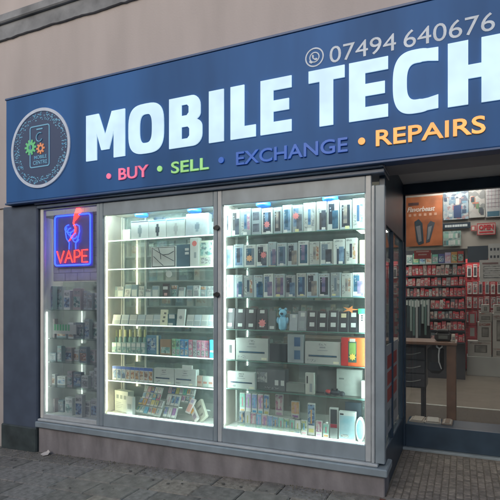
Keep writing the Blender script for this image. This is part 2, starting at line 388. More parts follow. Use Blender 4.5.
# the far side of the street (only its reflection reaches the windows)
opp = empty('opposite_terrace', 'dark brick terrace on the far side of the street', 'building')
bx('terrace_wall', mat('terrace_brick', (.16, .12, .10), .9, noise=.25, scale=3), opp, -30, 30, -22, -15, -.31, 6.0, bv=0)
for i in range(12):
    for k in range(2):
        bx('terrace_window', mat('terrace_window', (.03, .035, .045), .15), opp, -28.5 + i * 4.8, -27.2 + i * 4.8, -15.02, -14.98, 1.2 + 2.5 * k, 2.6 + 2.5 * k, bv=0)

# ------------------------------------------------------------------ sign
sg = empty('fascia_sign', 'wide blue illuminated fascia sign with white MOBILE TECH lettering', 'sign')
bx('panel', PANEL, sg, SX0, 4.2, -.12, -.002, SB, ST, bv=.006)
bx('edge_trim', mat('sign_trim', (.05, .11, .26), .4), sg, SX0 - .012, 4.2, -.126, -.003, ST + .001, ST + .022, bv=.003)
bx('edge_trim', mat('sign_trim', (.05, .11, .26), .4), sg, SX0 - .012, 4.2, -.126, -.003, SB - .02, SB - .001, bv=.003)
LIT = mat('lit_white_acrylic', (.30, .40, .5), .5, emit=.62, ecol=(.60, .85, 1.0), evar=.12)
YL = -.136; LB = WZ(87, 162, YL); LT = WZ(86, 116.5, YL)
LB = (WZ(87, 162, YL) + WZ(291, 130, YL) + WZ(320, 126, YL)) / 3; LT = (WZ(86, 116.5, YL) + WZ(291, 76, YL) + WZ(309, 72, YL) + WZ(448, 41.6, YL)) / 4
def sup(cx, cy, rx, ry, e=3.2, n=44):
    p = []
    for i in range(n):
        a = 2 * math.pi * i / n; ca, sa = math.cos(a), math.sin(a)
        p.append((cx + rx * math.copysign(abs(ca) ** (2 / e), ca), cy + ry * math.copysign(abs(sa) ** (2 / e), sa)))
    return p
def arcb(x0, x1, y0, y1, r, n=7):    # D shape: square left, round right corners
    p = [(x0, y0), (x1 - r, y0)]
    for i in range(n + 1): a = R(-90 + 90 * i / n); p.append((x1 - r + r * math.cos(a), y0 + r + r * math.sin(a)))
    for i in range(n + 1): a = R(90 * i / n); p.append((x1 - r + r * math.cos(a), y1 - r + r * math.sin(a)))
    p.append((x0, y1)); return p
b = arcb(0, .97, 0, .56, .26)[:-1] ; bt = arcb(0, .92, .50, 1, .24)[2:]
_q = lambda cx, cy, rx, ry, a0, a1, n=6: [(cx + rx * math.cos(R(a0 + (a1 - a0) * i / n)), cy + ry * math.sin(R(a0 + (a1 - a0) * i / n))) for i in range(n + 1)]
Bout = [(0, 0)] + _q(.72, .22, .28, .22, -90, 0) + _q(.78, .36, .22, .16, 0, 75) + _q(.75, .64, .20, .13, -60, 0) + _q(.70, .78, .25, .22, 0, 90) + [(0, 1)]
cc = sup(.52, .5, .52, .515, 3.0, 60)
Cout = [p for p in cc if not (p[0] > .62 and .17 < p[1] < .83)]
# reorder C: start at lower right going clockwise round the outside
def ang(p): return math.atan2(p[1] - .5, p[0] - .52) % (2 * math.pi)
Cout = sorted([p for p in sup(.52, .5, .52, .515, 2.9, 72) if not (p[0] > .80)], key=ang)
Cin = sorted([p for p in sup(.55, .5, .235, .30, 2.9, 60) if not (p[0] > .62)], key=ang, reverse=True)
GLY = {
 'M': [[(0, 0), (0, 1), (.33, 1), (.5, .52), (.67, 1), (1, 1), (1, 0), (.72, 0), (.72, .58), (.60, .20), (.40, .20), (.28, .58), (.28, 0)]],
 'O': [sup(.5, .5, .5, .515), sup(.5, .5, .175, .30, 3.0)[::-1]],
 'B': [Bout, [(.38, .16), (.38, .40), (.56, .40), (.62, .35), (.62, .21), (.56, .16)], [(.38, .62), (.38, .84), (.54, .84), (.60, .79), (.60, .67), (.54, .62)]],
 'I': [[(0, 0), (1, 0), (1, 1), (0, 1)]],
 'L': [[(0, 0), (1, 0), (1, .22), (.55, .22), (.55, 1), (0, 1)]],
 'E': [[(0, 0), (1, 0), (1, .21), (.42, .21), (.42, .40), (.92, .40), (.92, .60), (.42, .60), (.42, .79), (1, .79), (1, 1), (0, 1)]],
 'T': [[(.31, 0), (.69, 0), (.69, .79), (1, .79), (1, 1), (0, 1), (0, .79), (.31, .79)]],
 'C': [[(1, .985), (1, .77)] + [(.78, .80), (.66, .805)] + sorted(Cin, key=lambda p: ang(p)) + [(.66, .195), (.78, .20), (1, .23), (1, .015)] + sorted([p for p in Cout if p[0] < .80], key=ang, reverse=True)],
 'H': [[(0, 0), (.38, 0), (.38, .40), (.62, .40), (.62, 0), (1, 0), (1, 1), (.62, 1), (.62, .61), (.38, .61), (.38, 1), (0, 1)]],
}
for ch, a, bb in (('M', 86, 124.7), ('O', 128.3, 163.6), ('B', 169, 202), ('I', 208.8, 223.6), ('L', 230.4, 255.6), ('E', 260.4, 291.4),
                  ('T', 308.5, 344.5), ('E', 349, 388), ('C', 392.8, 438.3), ('H', 447.8, 503)):
    x0, x1 = WX(a, YL), WX(bb, YL)
    o = flat('letter', GLY[ch], x0, YL, LB, x1 - x0, LT - LB, .012, LIT, sg); o['label'] = 'white lit letter ' + ch
def word(t, px0, px1, ref, col, emit, bold=.012, label=None):
    yy = -.135; zb = sum(WZ(q[0], q[1], yy) for q in ref) / len(ref); zt = sum(WZ(q[0], q[2], yy) for q in ref) / len(ref)
    m = mat('lit_' + t.lower().replace(' ', '_'), col, .4, emit=emit, ecol=col, evar=.3)
    return text('word', t, WX(px0, yy), WX(px1, yy), zb, zt, yy, .012, m, sg, bold)
PINK, GRN, BLU, ORG = (.80, .16, .30), (.28, .62, .22), (.012, .13, .60), (.85, .36, .09)
word('BUY', 118.4, 148, [(120, 180, 168.4), (146, 176.5, 164.6)], PINK, .45)
word('SELL', 171, 208.5, [(173, 173, 162), (206, 169.7, 157)], GRN, .45)
word('EXCHANGE', 236, 347.5, [(238, 165, 150.8), (345, 151.9, 138.2)], BLU, .16)
word('REPAIRS', 375.8, 485.6, [(378, 146.4, 130.2), (484, 132, 114.6)], ORG, .62)
for (px, py, col, nm) in ((108.4, 176, PINK, 'buy'), (159.4, 168.6, GRN, 'sell'), (221, 160, BLU, 'exchange'), (361.5, 141, ORG, 'repairs')):
    p = W(px, py, -.135); flat('bullet', [circ(.027, 20)], p.x, -.135, p.z, 1, 1, .012, _m['lit_' + nm], sg)
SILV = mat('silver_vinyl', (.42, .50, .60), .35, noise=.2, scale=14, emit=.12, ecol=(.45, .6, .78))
yy = -.124
DB = sum(WZ(a, b, yy) for a, b in ((331, 63.6), (404, 47.6), (495, 30))) / 3; DT = sum(WZ(a, b, yy) for a, b in ((331, 47), (406, 30), (495, 11.5))) / 3
text('phone_number', '07494', WX(329.6, yy), WX(396, yy), DB, DT, yy, .004, SILV, sg, .0)
text('phone_number', '640676', WX(403.6, yy), WX(495, yy), DB, DT, yy, .004, SILV, sg, .0)
p = W(314.4, 57.2, yy); r = .078
flat('call_icon_ring', [circ(r), circ(r * .86)[::-1]], p.x, yy, p.z, 1, 1, .004, SILV, sg)
bub = circ(r * .55, 30); bub = [(a * 1, b * 1) if not (205 < math.degrees(math.atan2(b, a)) % 360 < 240) else (a * 1.3, b * 1.25) for a, b in bub]
flat('call_icon_bubble', [bub, circ(r * .44, 30)[::-1]], p.x, yy, p.z, 1, 1, .004, SILV, sg)
hs = [(-.28, .22), (-.16, .32), (-.04, .12), (-.12, .02), (.06, -.16), (.16, -.08), (.34, -.2), (.22, -.34), (.02, -.3), (-.22, -.06)]
flat('call_icon_handset', [hs], p.x, yy, p.z, r, r, .004, SILV, sg)
# round logo
lc = W(39.8, 148, -.13); rx = (WX(68.7, -.13) - WX(11, -.13)) / 2; rz = (WZ(40, 107, -.13) - WZ(40, 188, -.13)) / 2; lr = (rx + rz) / 2
RING = mat('logo_ring', (.5, .56, .66), .4, noise=.1, emit=.12, ecol=(.45, .6, .85))
LDISC = mat('logo_disc', (.045, .075, .17), .35)
CYAN = mat('logo_cyan', (.16, .38, .55), .4, emit=.14, ecol=(.2, .55, .85))
flat('logo_disc', [circ(lr * .97, 64)], lc.x, -.125, lc.z, 1, 1, .0045, LDISC, sg)
flat('logo_ring', [circ(lr, 64), circ(lr * .925, 64)[::-1]], lc.x, -.134, lc.z, 1, 1, .013, RING, sg)
mb = MB()
for i in range(420):
    a = random.uniform(0, 2 * math.pi); q = lr * random.uniform(.72, .90); s2 = random.uniform(.003, .009)
    cx, cz = lc.x + q * math.cos(a), lc.z + q * math.sin(a)
    mb.box(cx - s2, cx + s2, -.1275, -.1255, cz - s2 * .6, cz + s2 * .6)
o = mb.build('logo_dots', CYAN, sg); o['kind'] = 'stuff'
px0, px1 = WX(29.6, -.13), WX(49.5, -.13); pz0 = WZ(40, 167, -.13); pz1 = WZ(40, 125, -.13)
flat('logo_phone', [rrect(px0, px1, pz0, pz1, .03), rrect(px0 + .012, px1 - .012, pz0 + .012, pz1 - .012, .02)[::-1]], 0, -.130, 0, 1, 1, .0045, CYAN, sg)
g1 = W(30.5, 147.5, -.13); g2 = W(40.5, 148.3, -.13)
flat('logo_gear', [gear(10, .058, .084), circ(.028, 20)[::-1]], g1.x, -.132, g1.z, 1, 1, .0065, mat('logo_green', (.12, .5, .22), .4, emit=.2, ecol=(.15, .55, .25)), sg)
flat('logo_gear', [gear(8, .040, .060), circ(.022, 20)[::-1]], g2.x, -.132, g2.z, 1, 1, .0065, mat('logo_orange', (.65, .25, .12), .4, emit=.25, ecol=(.75, .3, .15)), sg)
text('logo_text', 'MOBILE', WX(34, -.13), WX(46.5, -.13), WZ(40, 158.5, -.13), WZ(40, 155, -.13), -.129, .003, CYAN, sg, .01)
text('logo_text', 'CENTRE', WX(33, -.13), WX(47, -.13), WZ(40, 164, -.13), WZ(40, 160, -.13), -.129, .003, CYAN, sg, .01)
# the little swirl in the logo phone
pts = []
for i in range(26):
    a = R(60 + i * 11); q = .052 - .0006 * i; pts.append((W(39.5, 138, -.13).x + q * math.cos(a), -.131, W(39.5, 137.5, -.13).z + q * math.sin(a)))
MB().tube(pts, .006, 6).build('logo_swirl', CYAN, sg)
bx('logo_bar', CYAN, sg, WX(36.5, -.13), WX(42.5, -.13), -.131, -.1255, WZ(40, 129.5, -.13), WZ(40, 128.2, -.13), bv=0)

# ------------------------------------------------------------------ display cabinets
YG = .012                       # glass plane
CD = .30                        # cabinet depth
def cabinet(px0, px1, shelf_px, label, lit_edges, pucks):
    """px0, px1: inner edges of the glass; shelf_px: photo points on the shelf front edges"""
    r = empty('display_cabinet', label, 'display cabinet')
    x0, x1 = WX(px0, YG), WX(px1, YG)
    fw = .045
    # face frame with the door rails
    bx('door_stile', FRAMEL if px0 > 200 else FRAME, r, x0 - fw, x0, -.014, .03, ZS1 + .002, ZT, bv=.005)
    bx('door_stile', FRAMEL if px0 > 200 else FRAME, r, x1, x1 + fw, -.014, .03, ZS1 + .002, ZT, bv=.005)
    bx('top_rail', FRAME, r, x0 + .0005, x1 - .0005, -.012, .03, ZG1, ZT, bv=.005)
    bx('bottom_rail', FRAME, r, x0 + .0005, x1 - .0005, -.012, .03, ZS1 + .002, ZG0, bv=.005)
    for sx, xx in ((1, x0), (-1, x1)):
        bx('glazing_bead', WHITEP, r, xx, xx + sx * .009, .004, .02, ZG0, ZG1, bv=.002)
    bx('glass_pane', GLASS, r, x0 + .0095, x1 - .0095, YG - .003, YG + .003, ZG0 + .001, ZG1 - .001, bv=0)
    # carcass
    sidem = mat('cabinet_side', (.66, .60, .54), .5, noise=.05)
    bx('side_panel', sidem, r, x0 - .016, x0 - .001, .031, CD, ZG0 - .05, ZG1 + .05, bv=0)
    bx('side_panel', mat('cabinet_side_pale', (.66, .68, .66), .5), r, x1 + .001, x1 + .016, .031, CD, ZG0 - .05, ZG1 + .05, bv=0)
    bx('top_panel', WHITEP, r, x0, x1, .031, CD, ZG1 + .03, ZG1 + .048, bv=0)
    bx('base_panel', WHITEP, r, x0, x1, .031, CD, ZG0 - .03, ZG0 - .003, bv=0)
    bx('back_glass', glassmat('back_glass', (.80, .88, .86), .07, haze=.20, dcol=(.55, .66, .66)), r, x0, x1, CD - .008, CD - .003, ZG0, ZG1 + .03, bv=0)  # teal haze put into the glass colour to brighten the view behind
    bx('back_upright', WHITEP, r, x0 + .001, x0 + .02, CD - .03, CD - .01, ZG0, ZG1 + .03, bv=.002)
    # lights of the cabinet
    bx('light_strip', LED, r, x0 + .03, x1 - .03, .033, .045, ZG1 + .012, ZG1 + .026, bv=0)
    bx('light_strip', LEDW if px0 < 200 else LED, r, x0 + .0005, x0 + .008, .034, .044, ZG0 + .03, ZG1 - .02, bv=0)
    bx('light_strip', LED, r, x1 - .008, x1 - .0005, .034, .044, ZG0 + .03, ZG1 - .02, bv=0)
    bx('light_strip', mat('led_base', (.9, 1, .93), .5, emit=6, ecol=(.85, 1.0, .90)), r, x0 + .02, x1 - .02, .034, .042, ZG0 - .002, ZG0 + .008, bv=0)
    for (a, bq) in pucks:
        p = W(a, bq, .12); o = MB().lathe(p.x, .13, [(.05, ZG1 + .0295), (.066, ZG1 + .018), (.068, ZG1 - .004), (.056, ZG1 - .012)], 20).build('downlight', BLUELED, r)
    zs = []
    for (a, bq) in shelf_px:
        z = WZ(a, bq, .04); zs.append(z)
        s = bx('shelf', SHELFG, r, x0 + .009, x1 - .009, .052, CD - .035, z - .008, z, bv=0)
        if lit_edges: bx('edge_strip', mat('shelf_edge_lit', (.85, .9, .87), .35, emit=1.6, ecol=(.85, 1.0, .94)), s, x0 + .009, x1 - .009, .045, .0515, z - .010, z + .001, bv=.001)
        else: bx('edge_strip', mat('shelf_edge_green', (.12, .25, .21), .2), s, x0 + .009, x1 - .009, .047, .0515, z - .008, z, bv=.001)
    return r, x0, x1, zs
cabL, LX0, LX1, LZ = cabinet(104.5, 214.5, [(160, 237.5), (160, 267.5), (160, 297), (160, 325.5), (160, 355.5), (160, 384.5)], 'wide glass display cabinet with white shelf edges left of the centre mullion', True, [(141, 212), (194, 209)])
cabR, RX0, RX1, RZ = cabinet(223, 366, [(295, 232), (295, 265.5), (295, 297.2), (295, 331), (295, 363.5), (295, 394)], 'glass display cabinet of boxed phones beside the entrance', False, [(263, 203.5), (330, 197)])
# centre mullion between the two cabinets
mul = bx('centre_mullion', mat('mullion_paint', (.17, .235, .30), .4, noise=.12, scale=9), bld, LX1 + .0455, RX0 - .0455, -.02, .03, ZS1 + .001, ZT, bv=.004)
for py in (227.5, 294.5):
    p = W(218, py, -.03)
    mb = MB(); mb.tube([(p.x - .01, -.013, p.z), (p.x - .01, -.04, p.z)], .022, 14); mb.box(p.x - .05, p.x - .012, -.034, -.02, p.z - .012, p.z + .012, bv=.003)
    o = mb.build('cabinet_lock', DARKM); tag(o, 'round dark cabinet lock, %s of two on the centre mullion' % ('upper' if py < 250 else 'lower'), 'lock', 'locks on the centre mullion')
# cabinet uprights seen at the back of the left cabinet
for px in (125.5, 147):
    x = WX(px, CD); bx('back_upright', WHITEP, cabL, x - .008, x + .008, CD - .032, CD - .012, ZG0, ZG1 + .02, bv=.002)

# ------------------------------------------------------------------ narrow left window
tz = WZ(70, 281, .12)
nw = empty('narrow_window', 'narrow dim display window with neon sign beside the dark pillar', 'window')
NX0, NX1 = WX(45, YG), WX(98, YG)
bx('frame_stile', WHITEP, nw, XL, NX0, -.012, .03, ZS1 + .002, ZT, bv=.005)
bx('frame_stile', FRAME, nw, NX1, LX0 - .0455, -.012, .03, ZS1 + .002, ZT, bv=.005)
zt = min(WZ(70, 204, 0), ZT - .02); zb = WZ(70, 417, 0)
bx('top_rail', FRAME, nw, NX0 + .0005, NX1 - .0005, -.01, .03, zt, ZT, bv=.004) 
bx('bottom_rail', FRAMEL, nw, NX0 + .0005, NX1 - .0005, -.01, .03, ZS1 + .002, zb, bv=.004)
bx('glass_pane', GLASSD, nw, NX0 - .002, NX1 + .002, YG - .003, YG + .003, zb - .001, zt - .001, bv=0)
bx('side_panel', WHITEP, nw, XL + .005, XL + .02, .031, CD, .27, ZG1 + .05, bv=0)
bx('back_glass', SHELFG, nw, XL + .021, LX0 - .02, CD, CD + .006, .27, tz - .002, bv=0)
i = 0
pnl = bx('tiled_panel', mat('panel_grout', (.38, .36, .42), .7), nw, NX0 + .002, LX0 - .05, .13, .14, tz, ZT, bv=0)
zz = tz + .004
while zz < ZT - .03:
    xx = NX0 + .004 - (.09 if i % 2 else 0)
    while xx < LX0 - .06:
        a, bq = max(xx, NX0 + .004), min(xx + .172, LX0 - .055)
        if bq - a > .02: bx('tile', mat('white_tile', (.60, .58, .64), .3, noise=.08), pnl, a, bq, .124, .1299, zz, min(zz + .082, ZT), bv=.003)
        xx += .178
    zz += .088; i += 1
NZ = []
for py in (310, 339, 363, 388):
    z = WZ(70, py, .05); NZ.append(z); bx('shelf', SHELFG, nw, NX0 + .003, LX0 - .05, .05, CD - .002, z - .008, z, bv=0)
NZ.append(zb - .02)
bx('display_floor', WHITEP, nw, NX0 - .03, LX0 - .05, .032, CD, zb - .05, zb - .021, bv=0)
bx('light_strip', mat('added_edge_glow', (.9, 1, .93), .5, emit=12, ecol=(.95, 1.0, .86)), nw, NX0 + .0005, NX0 + .007, .032, .040, zb + .02, WZ(46, 312, .03), bv=0)  # glowing strip added at the left edge to light this window
# neon VAPE sign
NEB = mat('neon_blue', (.05, .1, .9), .3, emit=4.5, ecol=(.02, .07, 1.0)); NER = mat('neon_red', (.9, .08, .05), .3, emit=3.6, ecol=(1.0, .035, .02))
vs = empty('neon_sign', 'glowing red and blue neon VAPE sign hung in the narrow window', 'neon sign')
YN = .07
def PP(px, py, d=0): p = W(px, py, YN + d); return (p.x, p.y, p.z)
bx('backing', mat('neon_backing', (.12, .11, .3), .2), vs, WX(53, YN), WX(92, YN), YN + .018, YN + .024, WZ(72, 267, YN), WZ(72, 212.5, YN), bv=.002)
fx0, fx1 = WX(55, YN), WX(90.3, YN); fz0, fz1 = WZ(72.5, 265, YN), WZ(72.5, 215, YN)
fp = [(a, YN, b) for a, b in rrect(fx0, fx1, fz0, fz1, .03)]; MB().tube(fp + [fp[0], fp[1]], .009, 8).build('neon_frame', NEB, vs)
# hand outline: fist round a pen
cx, cz = W(72.5, 234, YN).x, W(72.5, 233.5, YN).z
for k in range(4):
    q = []
    for i in range(13):
        a = R(100 + i * 20); rr = .062 - .007 * k
        q.append((cx - .012 + .030 * k * .5 - .03 + rr * math.cos(a) * 1.05 + .016 * k, YN - .002 * k, cz + .055 - .036 * k + .030 * math.sin(a) * 1.4))
    MB().tube(q, .006, 7).build('neon_finger', NEB, vs)
q = [(cx + .01, YN, cz + .085), (cx + .055, YN, cz + .095), (cx + .095, YN, cz + .075), (cx + .10, YN, cz + .02), (cx + .075, YN, cz - .06), (cx + .045, YN, cz - .11), (cx + .045, YN, cz - .17)]
MB().tube(q, .006, 7).build('neon_hand', NEB, vs)
q = [(cx - .05, YN, cz - .17), (cx - .045, YN, cz - .10), (cx - .085, YN, cz - .05), (cx - .10, YN, cz + .02), (cx - .08, YN, cz + .07)]
MB().tube(q, .006, 7).build('neon_hand', NEB, vs)
a, bq = Vector(PP(79.6, 208.3)), Vector(PP(74.3, 220.5))
MB().tube([a, a.lerp(bq, .12), a.lerp(bq, .6), bq], [.016, .032, .028, .012], 12).build('neon_pen', NER, vs)
q = [PP(*t) for t in ((74.3, 219.5), (73.5, 223), (75.5, 228), (75, 233), (72, 237), (69, 241))]
MB().tube(q, [.010, .010, .011, .011, .010, .006], 8).build('neon_smoke', NER, vs)
zb0, zt0 = WZ(72, 262.5, YN), WZ(72, 250.5, YN)
def stroke(pts, px0, px1):
    x0, x1 = WX(px0, YN), WX(px1, YN)
    MB().tube([(x0 + (x1 - x0) * u, YN, zb0 + (zt0 - zb0) * v) for u, v in pts], .0085, 8).build('neon_letter', NER, vs)
stroke([(0, 1), (.5, 0), (1, 1)], 57, 64); stroke([(0, 0), (.5, 1), (1, 0)], 65, 72.5); stroke([(.2, .38), (.8, .38)], 65, 72.5)
stroke([(0, 0), (0, 1), (.7, 1), (1, .8), (1, .6), (.7, .45), (0, .42)], 74.5, 80)
stroke([(1, 0), (0, 0), (0, 1), (1, 1)], 82, 87.5); stroke([(0, .5), (.85, .5)], 82, 87.5)
q = [(fx0 + .1, YN + .02, fz1 + .004), (fx0 + .1, YN + .02, ZG1 + .03)]
MB().tube(q, .002, 5).build('hanging_wire', DARKM, vs); MB().tube([(fx1 - .1, YN + .02, fz1 + .004), (fx1 - .1, YN + .02, ZT - .01)], .002, 5).build('hanging_wire', DARKM, vs)

# ------------------------------------------------------------------ shop interior shell
XI0, XI1, YB, ZC = -4.3, 3.2, 9.2, 2.92
FLOORM = mat('shop_floor_vinyl', (.25, .215, .18), .35, noise=.12, scale=4)
tag(MB().box(XI0, XI1, DY + .1, YB, -.3, .0).build('shop_floor', FLOORM), kind='structure')
tag(MB().box(XI0, -.04, CD + .02, DY + .1, -.3, .24).build('window_bed', mat('window_bed_board', (.4, .42, .42), .7, noise=.1)), kind='structure')
WALLI = mat('shop_wall_paint', (.52, .53, .52), .8, noise=.05, scale=3)
tag(MB().box(XI0, XI1, CD + .03, YB, ZC, ZC + .1).build('shop_ceiling', mat('ceiling_white', (.62, .64, .63), .8, noise=.04)), kind='structure')
bx('room_wall', WALLI, bld, XI0 - .1, XI0, .3, YB + .1, -.3, ZC + .1, bv=0)
bx('room_wall', WALLI, bld, XI1, XI1 + .1, DY + .1, YB + .1, -.3, ZC + .1, bv=0)
bx('room_wall', WALLI, bld, XI0, XI1, YB, YB + .1, -.3, ZC + .1, bv=0)
bx('room_wall', WALLI, bld, 1.46, XI1, DY + .06, DY + .1, -.3, ZC + .1, bv=0)
bx('partition_wall', mat('partition_paint', (.34, .40, .41), .8, noise=.1, scale=3), bld, XI0 + .01, -2.35, 1.75, 1.83, 0, ZC, bv=0)
DIFF = mat('ceiling_lamp', (.9, .9, .9), .5, emit=16, ecol=(1.0, .93, .82))
lp = [(-3.3, 1.0, 'over the left cabinets'), (-1.4, 1.0, 'behind the right cabinet'), (-1.45, 3.4, 'in the middle of the shop'), (.55, 1.82, 'added unseen inside the door'), (.3, 4.2, 'over the counter'), (-1.0, 5.6, 'above the accessory rack'), (.7, 7.0, 'above the stacked boxes')]  # lamp inside the door is added, out of sight, to light the posters
for (x, yy, wh) in lp:
    t = empty('ceiling_light', 'square flat ceiling light panel ' + wh, 'ceiling light', 'shop ceiling lights')
    bx('light_frame', WHITEP, t, x - .32, x + .32, yy - .32, yy + .32, ZC - .025, ZC - .002, bv=.004)
    bx('diffuser', DIFF if 'door' not in wh else mat('added_door_lamp', (.9, .9, .9), .5, emit=9, ecol=(1.0, .93, .82)), t, x - .29, x + .29, yy - .29, yy + .29, ZC - .03, ZC - .0255, bv=0)


# ------------------------------------------------------------------ goods
WB = mat('white_carton', (.66, .69, .67), .45, noise=.05, scale=8); GB = mat('grey_carton', (.34, .39, .41), .5, noise=.06, scale=8)
CARTON = [WB, mat('cool_carton', (.46, .54, .58), .45, noise=.05, scale=8), mat('soft_carton', (.52, .54, .52), .45, noise=.05, scale=8), GB]
SCREEN = [c(.02, .03, .05), c(.04, .10, .20), c(.03, .06, .10), c(.10, .16, .26), c(.05, .05, .06), c(.16, .22, .28)]
def wall(i, a, b): return mat('wallpaper_%d' % i, a, .25, noise=.5, scale=14, col2=b)
SCR2 = [wall(0, (.02, .05, .16), (.20, .42, .62)), wall(1, (.03, .03, .05), (.22, .25, .30)), wall(2, (.05, .10, .22), (.45, .30, .42)), wall(3, (.02, .04, .07), (.08, .22, .34)), wall(4, (.10, .12, .16), (.55, .45, .36)), wall(5, (.02, .02, .03), (.10, .13, .18)), wall(6, (.04, .09, .20), (.30, .45, .60))]
PINKS = c(.80, .26, .27); ORS = c(.82, .42, .22); YES = c(.82, .62, .14)
def item(name, px0, px1, pyt, zb, Y, depth, m, label, cat, group=None, rz=0, tilt=0, bv=.002, zpx=None):
    """a carton whose front stands at depth Y between two sight lines; origin at the middle of its base"""
    x0, x1 = WX(px0, Y), WX(px1, Y); h = WZ((px0 + px1) / 2, pyt, Y) - zb; wd = (x1 - x0)
    o = MB().box(-wd / 2, wd / 2, 0, depth, 0, h, bv=bv).build(name, m)
    o.location = ((x0 + x1) / 2, Y, zb + .0006); o.rotation_euler = (R(-tilt), 0, R(rz))
    tag(o, label, cat, group); o['w'] = wd; o['h'] = h
    return o, wd, h
def pic(name, o, m, u0, u1, v0, v1, t=.0009, base=0.0):
    wd, h = o['w'], o['h']
    return MB().box((u0 - .5) * wd, (u1 - .5) * wd, -t - base, -base - .0002, v0 * h, v1 * h).build(name, m, o)
def sticker(o, m, u, v, r, n=8, base=.0022):
    return flat('price_star', [star(n, r * .62, r)], (u - .5) * o['w'], -base - .0012, v * o['h'], 1, 1, .0012, m, o)
def phone_art(o, kind):
    s = random.choice(SCREEN + SCR2); s2 = random.choice(SCR2)
    if kind == 0:
        pic('phone_picture', o, s, .16, .86, .10, .84); pic('screen_picture', o, s2, .30, .62, .22, .84, base=.001)
    elif kind == 1:
        pic('phone_picture', o, s, .10, .60, .22, .88); pic('phone_picture', o, s2, .42, .92, .06, .66, base=.001)
    elif kind == 2:
        pic('phone_picture', o, s, .38, .60, .25, .78)
    elif kind == 3:
        pic('phone_picture', o, s, .30, 1.0, .0, .62); pic('phone_picture', o, s2, .50, .92, .10, .70, base=.001)
    elif kind == 4:
        pic('phone_picture', o, s, .15, .85, .55, .85); pic('phone_picture', o, s, .15, .85, .12, .42)
    if kind in (0, 1, 3):
        for k in range(2): pic('lens_picture', o, c(.30, .33, .36), .20 + .04 * k, .30 + .04 * k, .72 - .09 * k, .77 - .09 * k, base=.002)
    if random.random() < .55:
        u = random.uniform(.1, .55); pic('price_tag', o, random.choice([c(.80, .80, .78), c(.80, .74, .40), c(.80, .80, .78)]), u, u + .36, .03, .13, base=.002)
    if random.random() < .4: pic('spec_strip', o, random.choice([c(.30, .36, .40), c(.46, .40, .30), c(.22, .34, .46)]), .06, .94, .0, .05, base=.0022)
    if kind != 4: pic('printed_text', o, TEXTM, .10, .55 + random.random() * .35, .88, .95)
    if kind == 2: pic('small_print', o, TEXTM, .10, .34, .12, .5); pic('brand_print', o, random.choice(MIX), .66, .9, .2, .8)
def phone_row(bounds, tops, zb, Y, shelfname, kinds, stars, seed):
    random.seed(seed); n = len(bounds)
    for i, (a, b) in enumerate(bounds):
        py = tops[0] + (tops[1] - tops[0]) * ((a + b) / 2 - bounds[0][0]) / (bounds[-1][1] - bounds[0][0]) + random.uniform(-1.4, 1.2)
        st = stars.get(i); k = kinds[i % len(kinds)]
        desc = 'white phone box' + (' with %s star sticker' % st[3] if st else '')
        o, wd, h = item('phone_box', a + .35, b - .35, py, zb, Y + random.uniform(0, .015), .06, CARTON[random.choice([0, 0, 1, 1, 2, 3])], '%s, %s from left, %s shelf, right cabinet' % (desc, ORD[i], shelfname), 'phone box', 'phone boxes in the right cabinet', rz=random.uniform(-7, 7))
        phone_art(o, k)
        if st: sticker(o, st[0], st[1], st[2], .034)
# --- right cabinet, three shelves of phone boxes
b1 = [(224, 231.5), (231.5, 240), (240, 251), (251, 261), (261, 273), (273, 282), (282, 292), (292, 303), (303, 316), (316, 327), (327, 339.5), (339.5, 352), (352, 364.5)]
phone_row(b1, (211, 198.5), RZ[0], .085, 'top', [2, 1, 2, 4, 0, 0, 0, 1, 2, 3, 1, 0, 2], {4: (PINKS, .5, .38, 'pink'), 7: (PINKS, .35, .6, 'pink')}, 1)
b2 = [(225, 233.5), (233.5, 244), (244, 256), (256, 268), (268, 276.5), (276.5, 287), (287, 298), (298, 309), (309, 320), (320, 333), (333, 345), (345, 357)]
phone_row(b2, (245, 239), RZ[1], .085, 'second', [0, 0, 0, 1, 3, 0, 1, 0, 2, 1, 3, 2], {2: (ORS, .45, .4, 'orange'), 3: (PINKS, .65, .52, 'pink')}, 2)
b3 = [(224, 234), (234, 243), (243, 253.5), (253.5, 263), (263, 273.5), (273.5, 285), (285, 296), (296, 306.5), (306.5, 318), (318, 330), (330, 341), (341, 352), (352, 364.5)]
phone_row(b3, (276, 272.5), RZ[2], .085, 'third', [2, 3, 2, 3, 1, 0, 1, 0, 1, 0, 2, 2, 1], {}, 3)
item('phone_box', 359.5, 364.8, 240, RZ[1], .10, .05, c(.72, .66, .42), 'narrow yellowish box at the right end of the second shelf of the right cabinet', 'box')
# --- fourth shelf: used phones in dark sleeves
random.seed(4)
sl = [(224.5, 234.5), (234.5, 245), (245, 256), (256, 267)]
for i, (a, b) in enumerate(sl):
    o, wd, h = item('used_phone', a + .2, b - .2, 308 + i * .4, RZ[3], .09, .012, c(.035, .045, .06, .3), 'dark used phone, %s from left on the fourth shelf of the right cabinet' % ORD[i], 'phone', 'used phones in the right cabinet', tilt=6)
    pic('price_tag', o, WB, .3, .72, .80, .96); pic('price_tag', o, WB, .3, .72, .12, .28)
    if i == 3: sticker(o, PINKS, .55, .32, .040)
o, wd, h = item('used_phone', 268, 275.5, 311, RZ[3], .10, .012, c(.16, .19, .19), 'grey used phone beside the light blue figure on the fourth shelf', 'phone', tilt=6); pic('price_tag', o, WB, .2, .8, .05, .2)
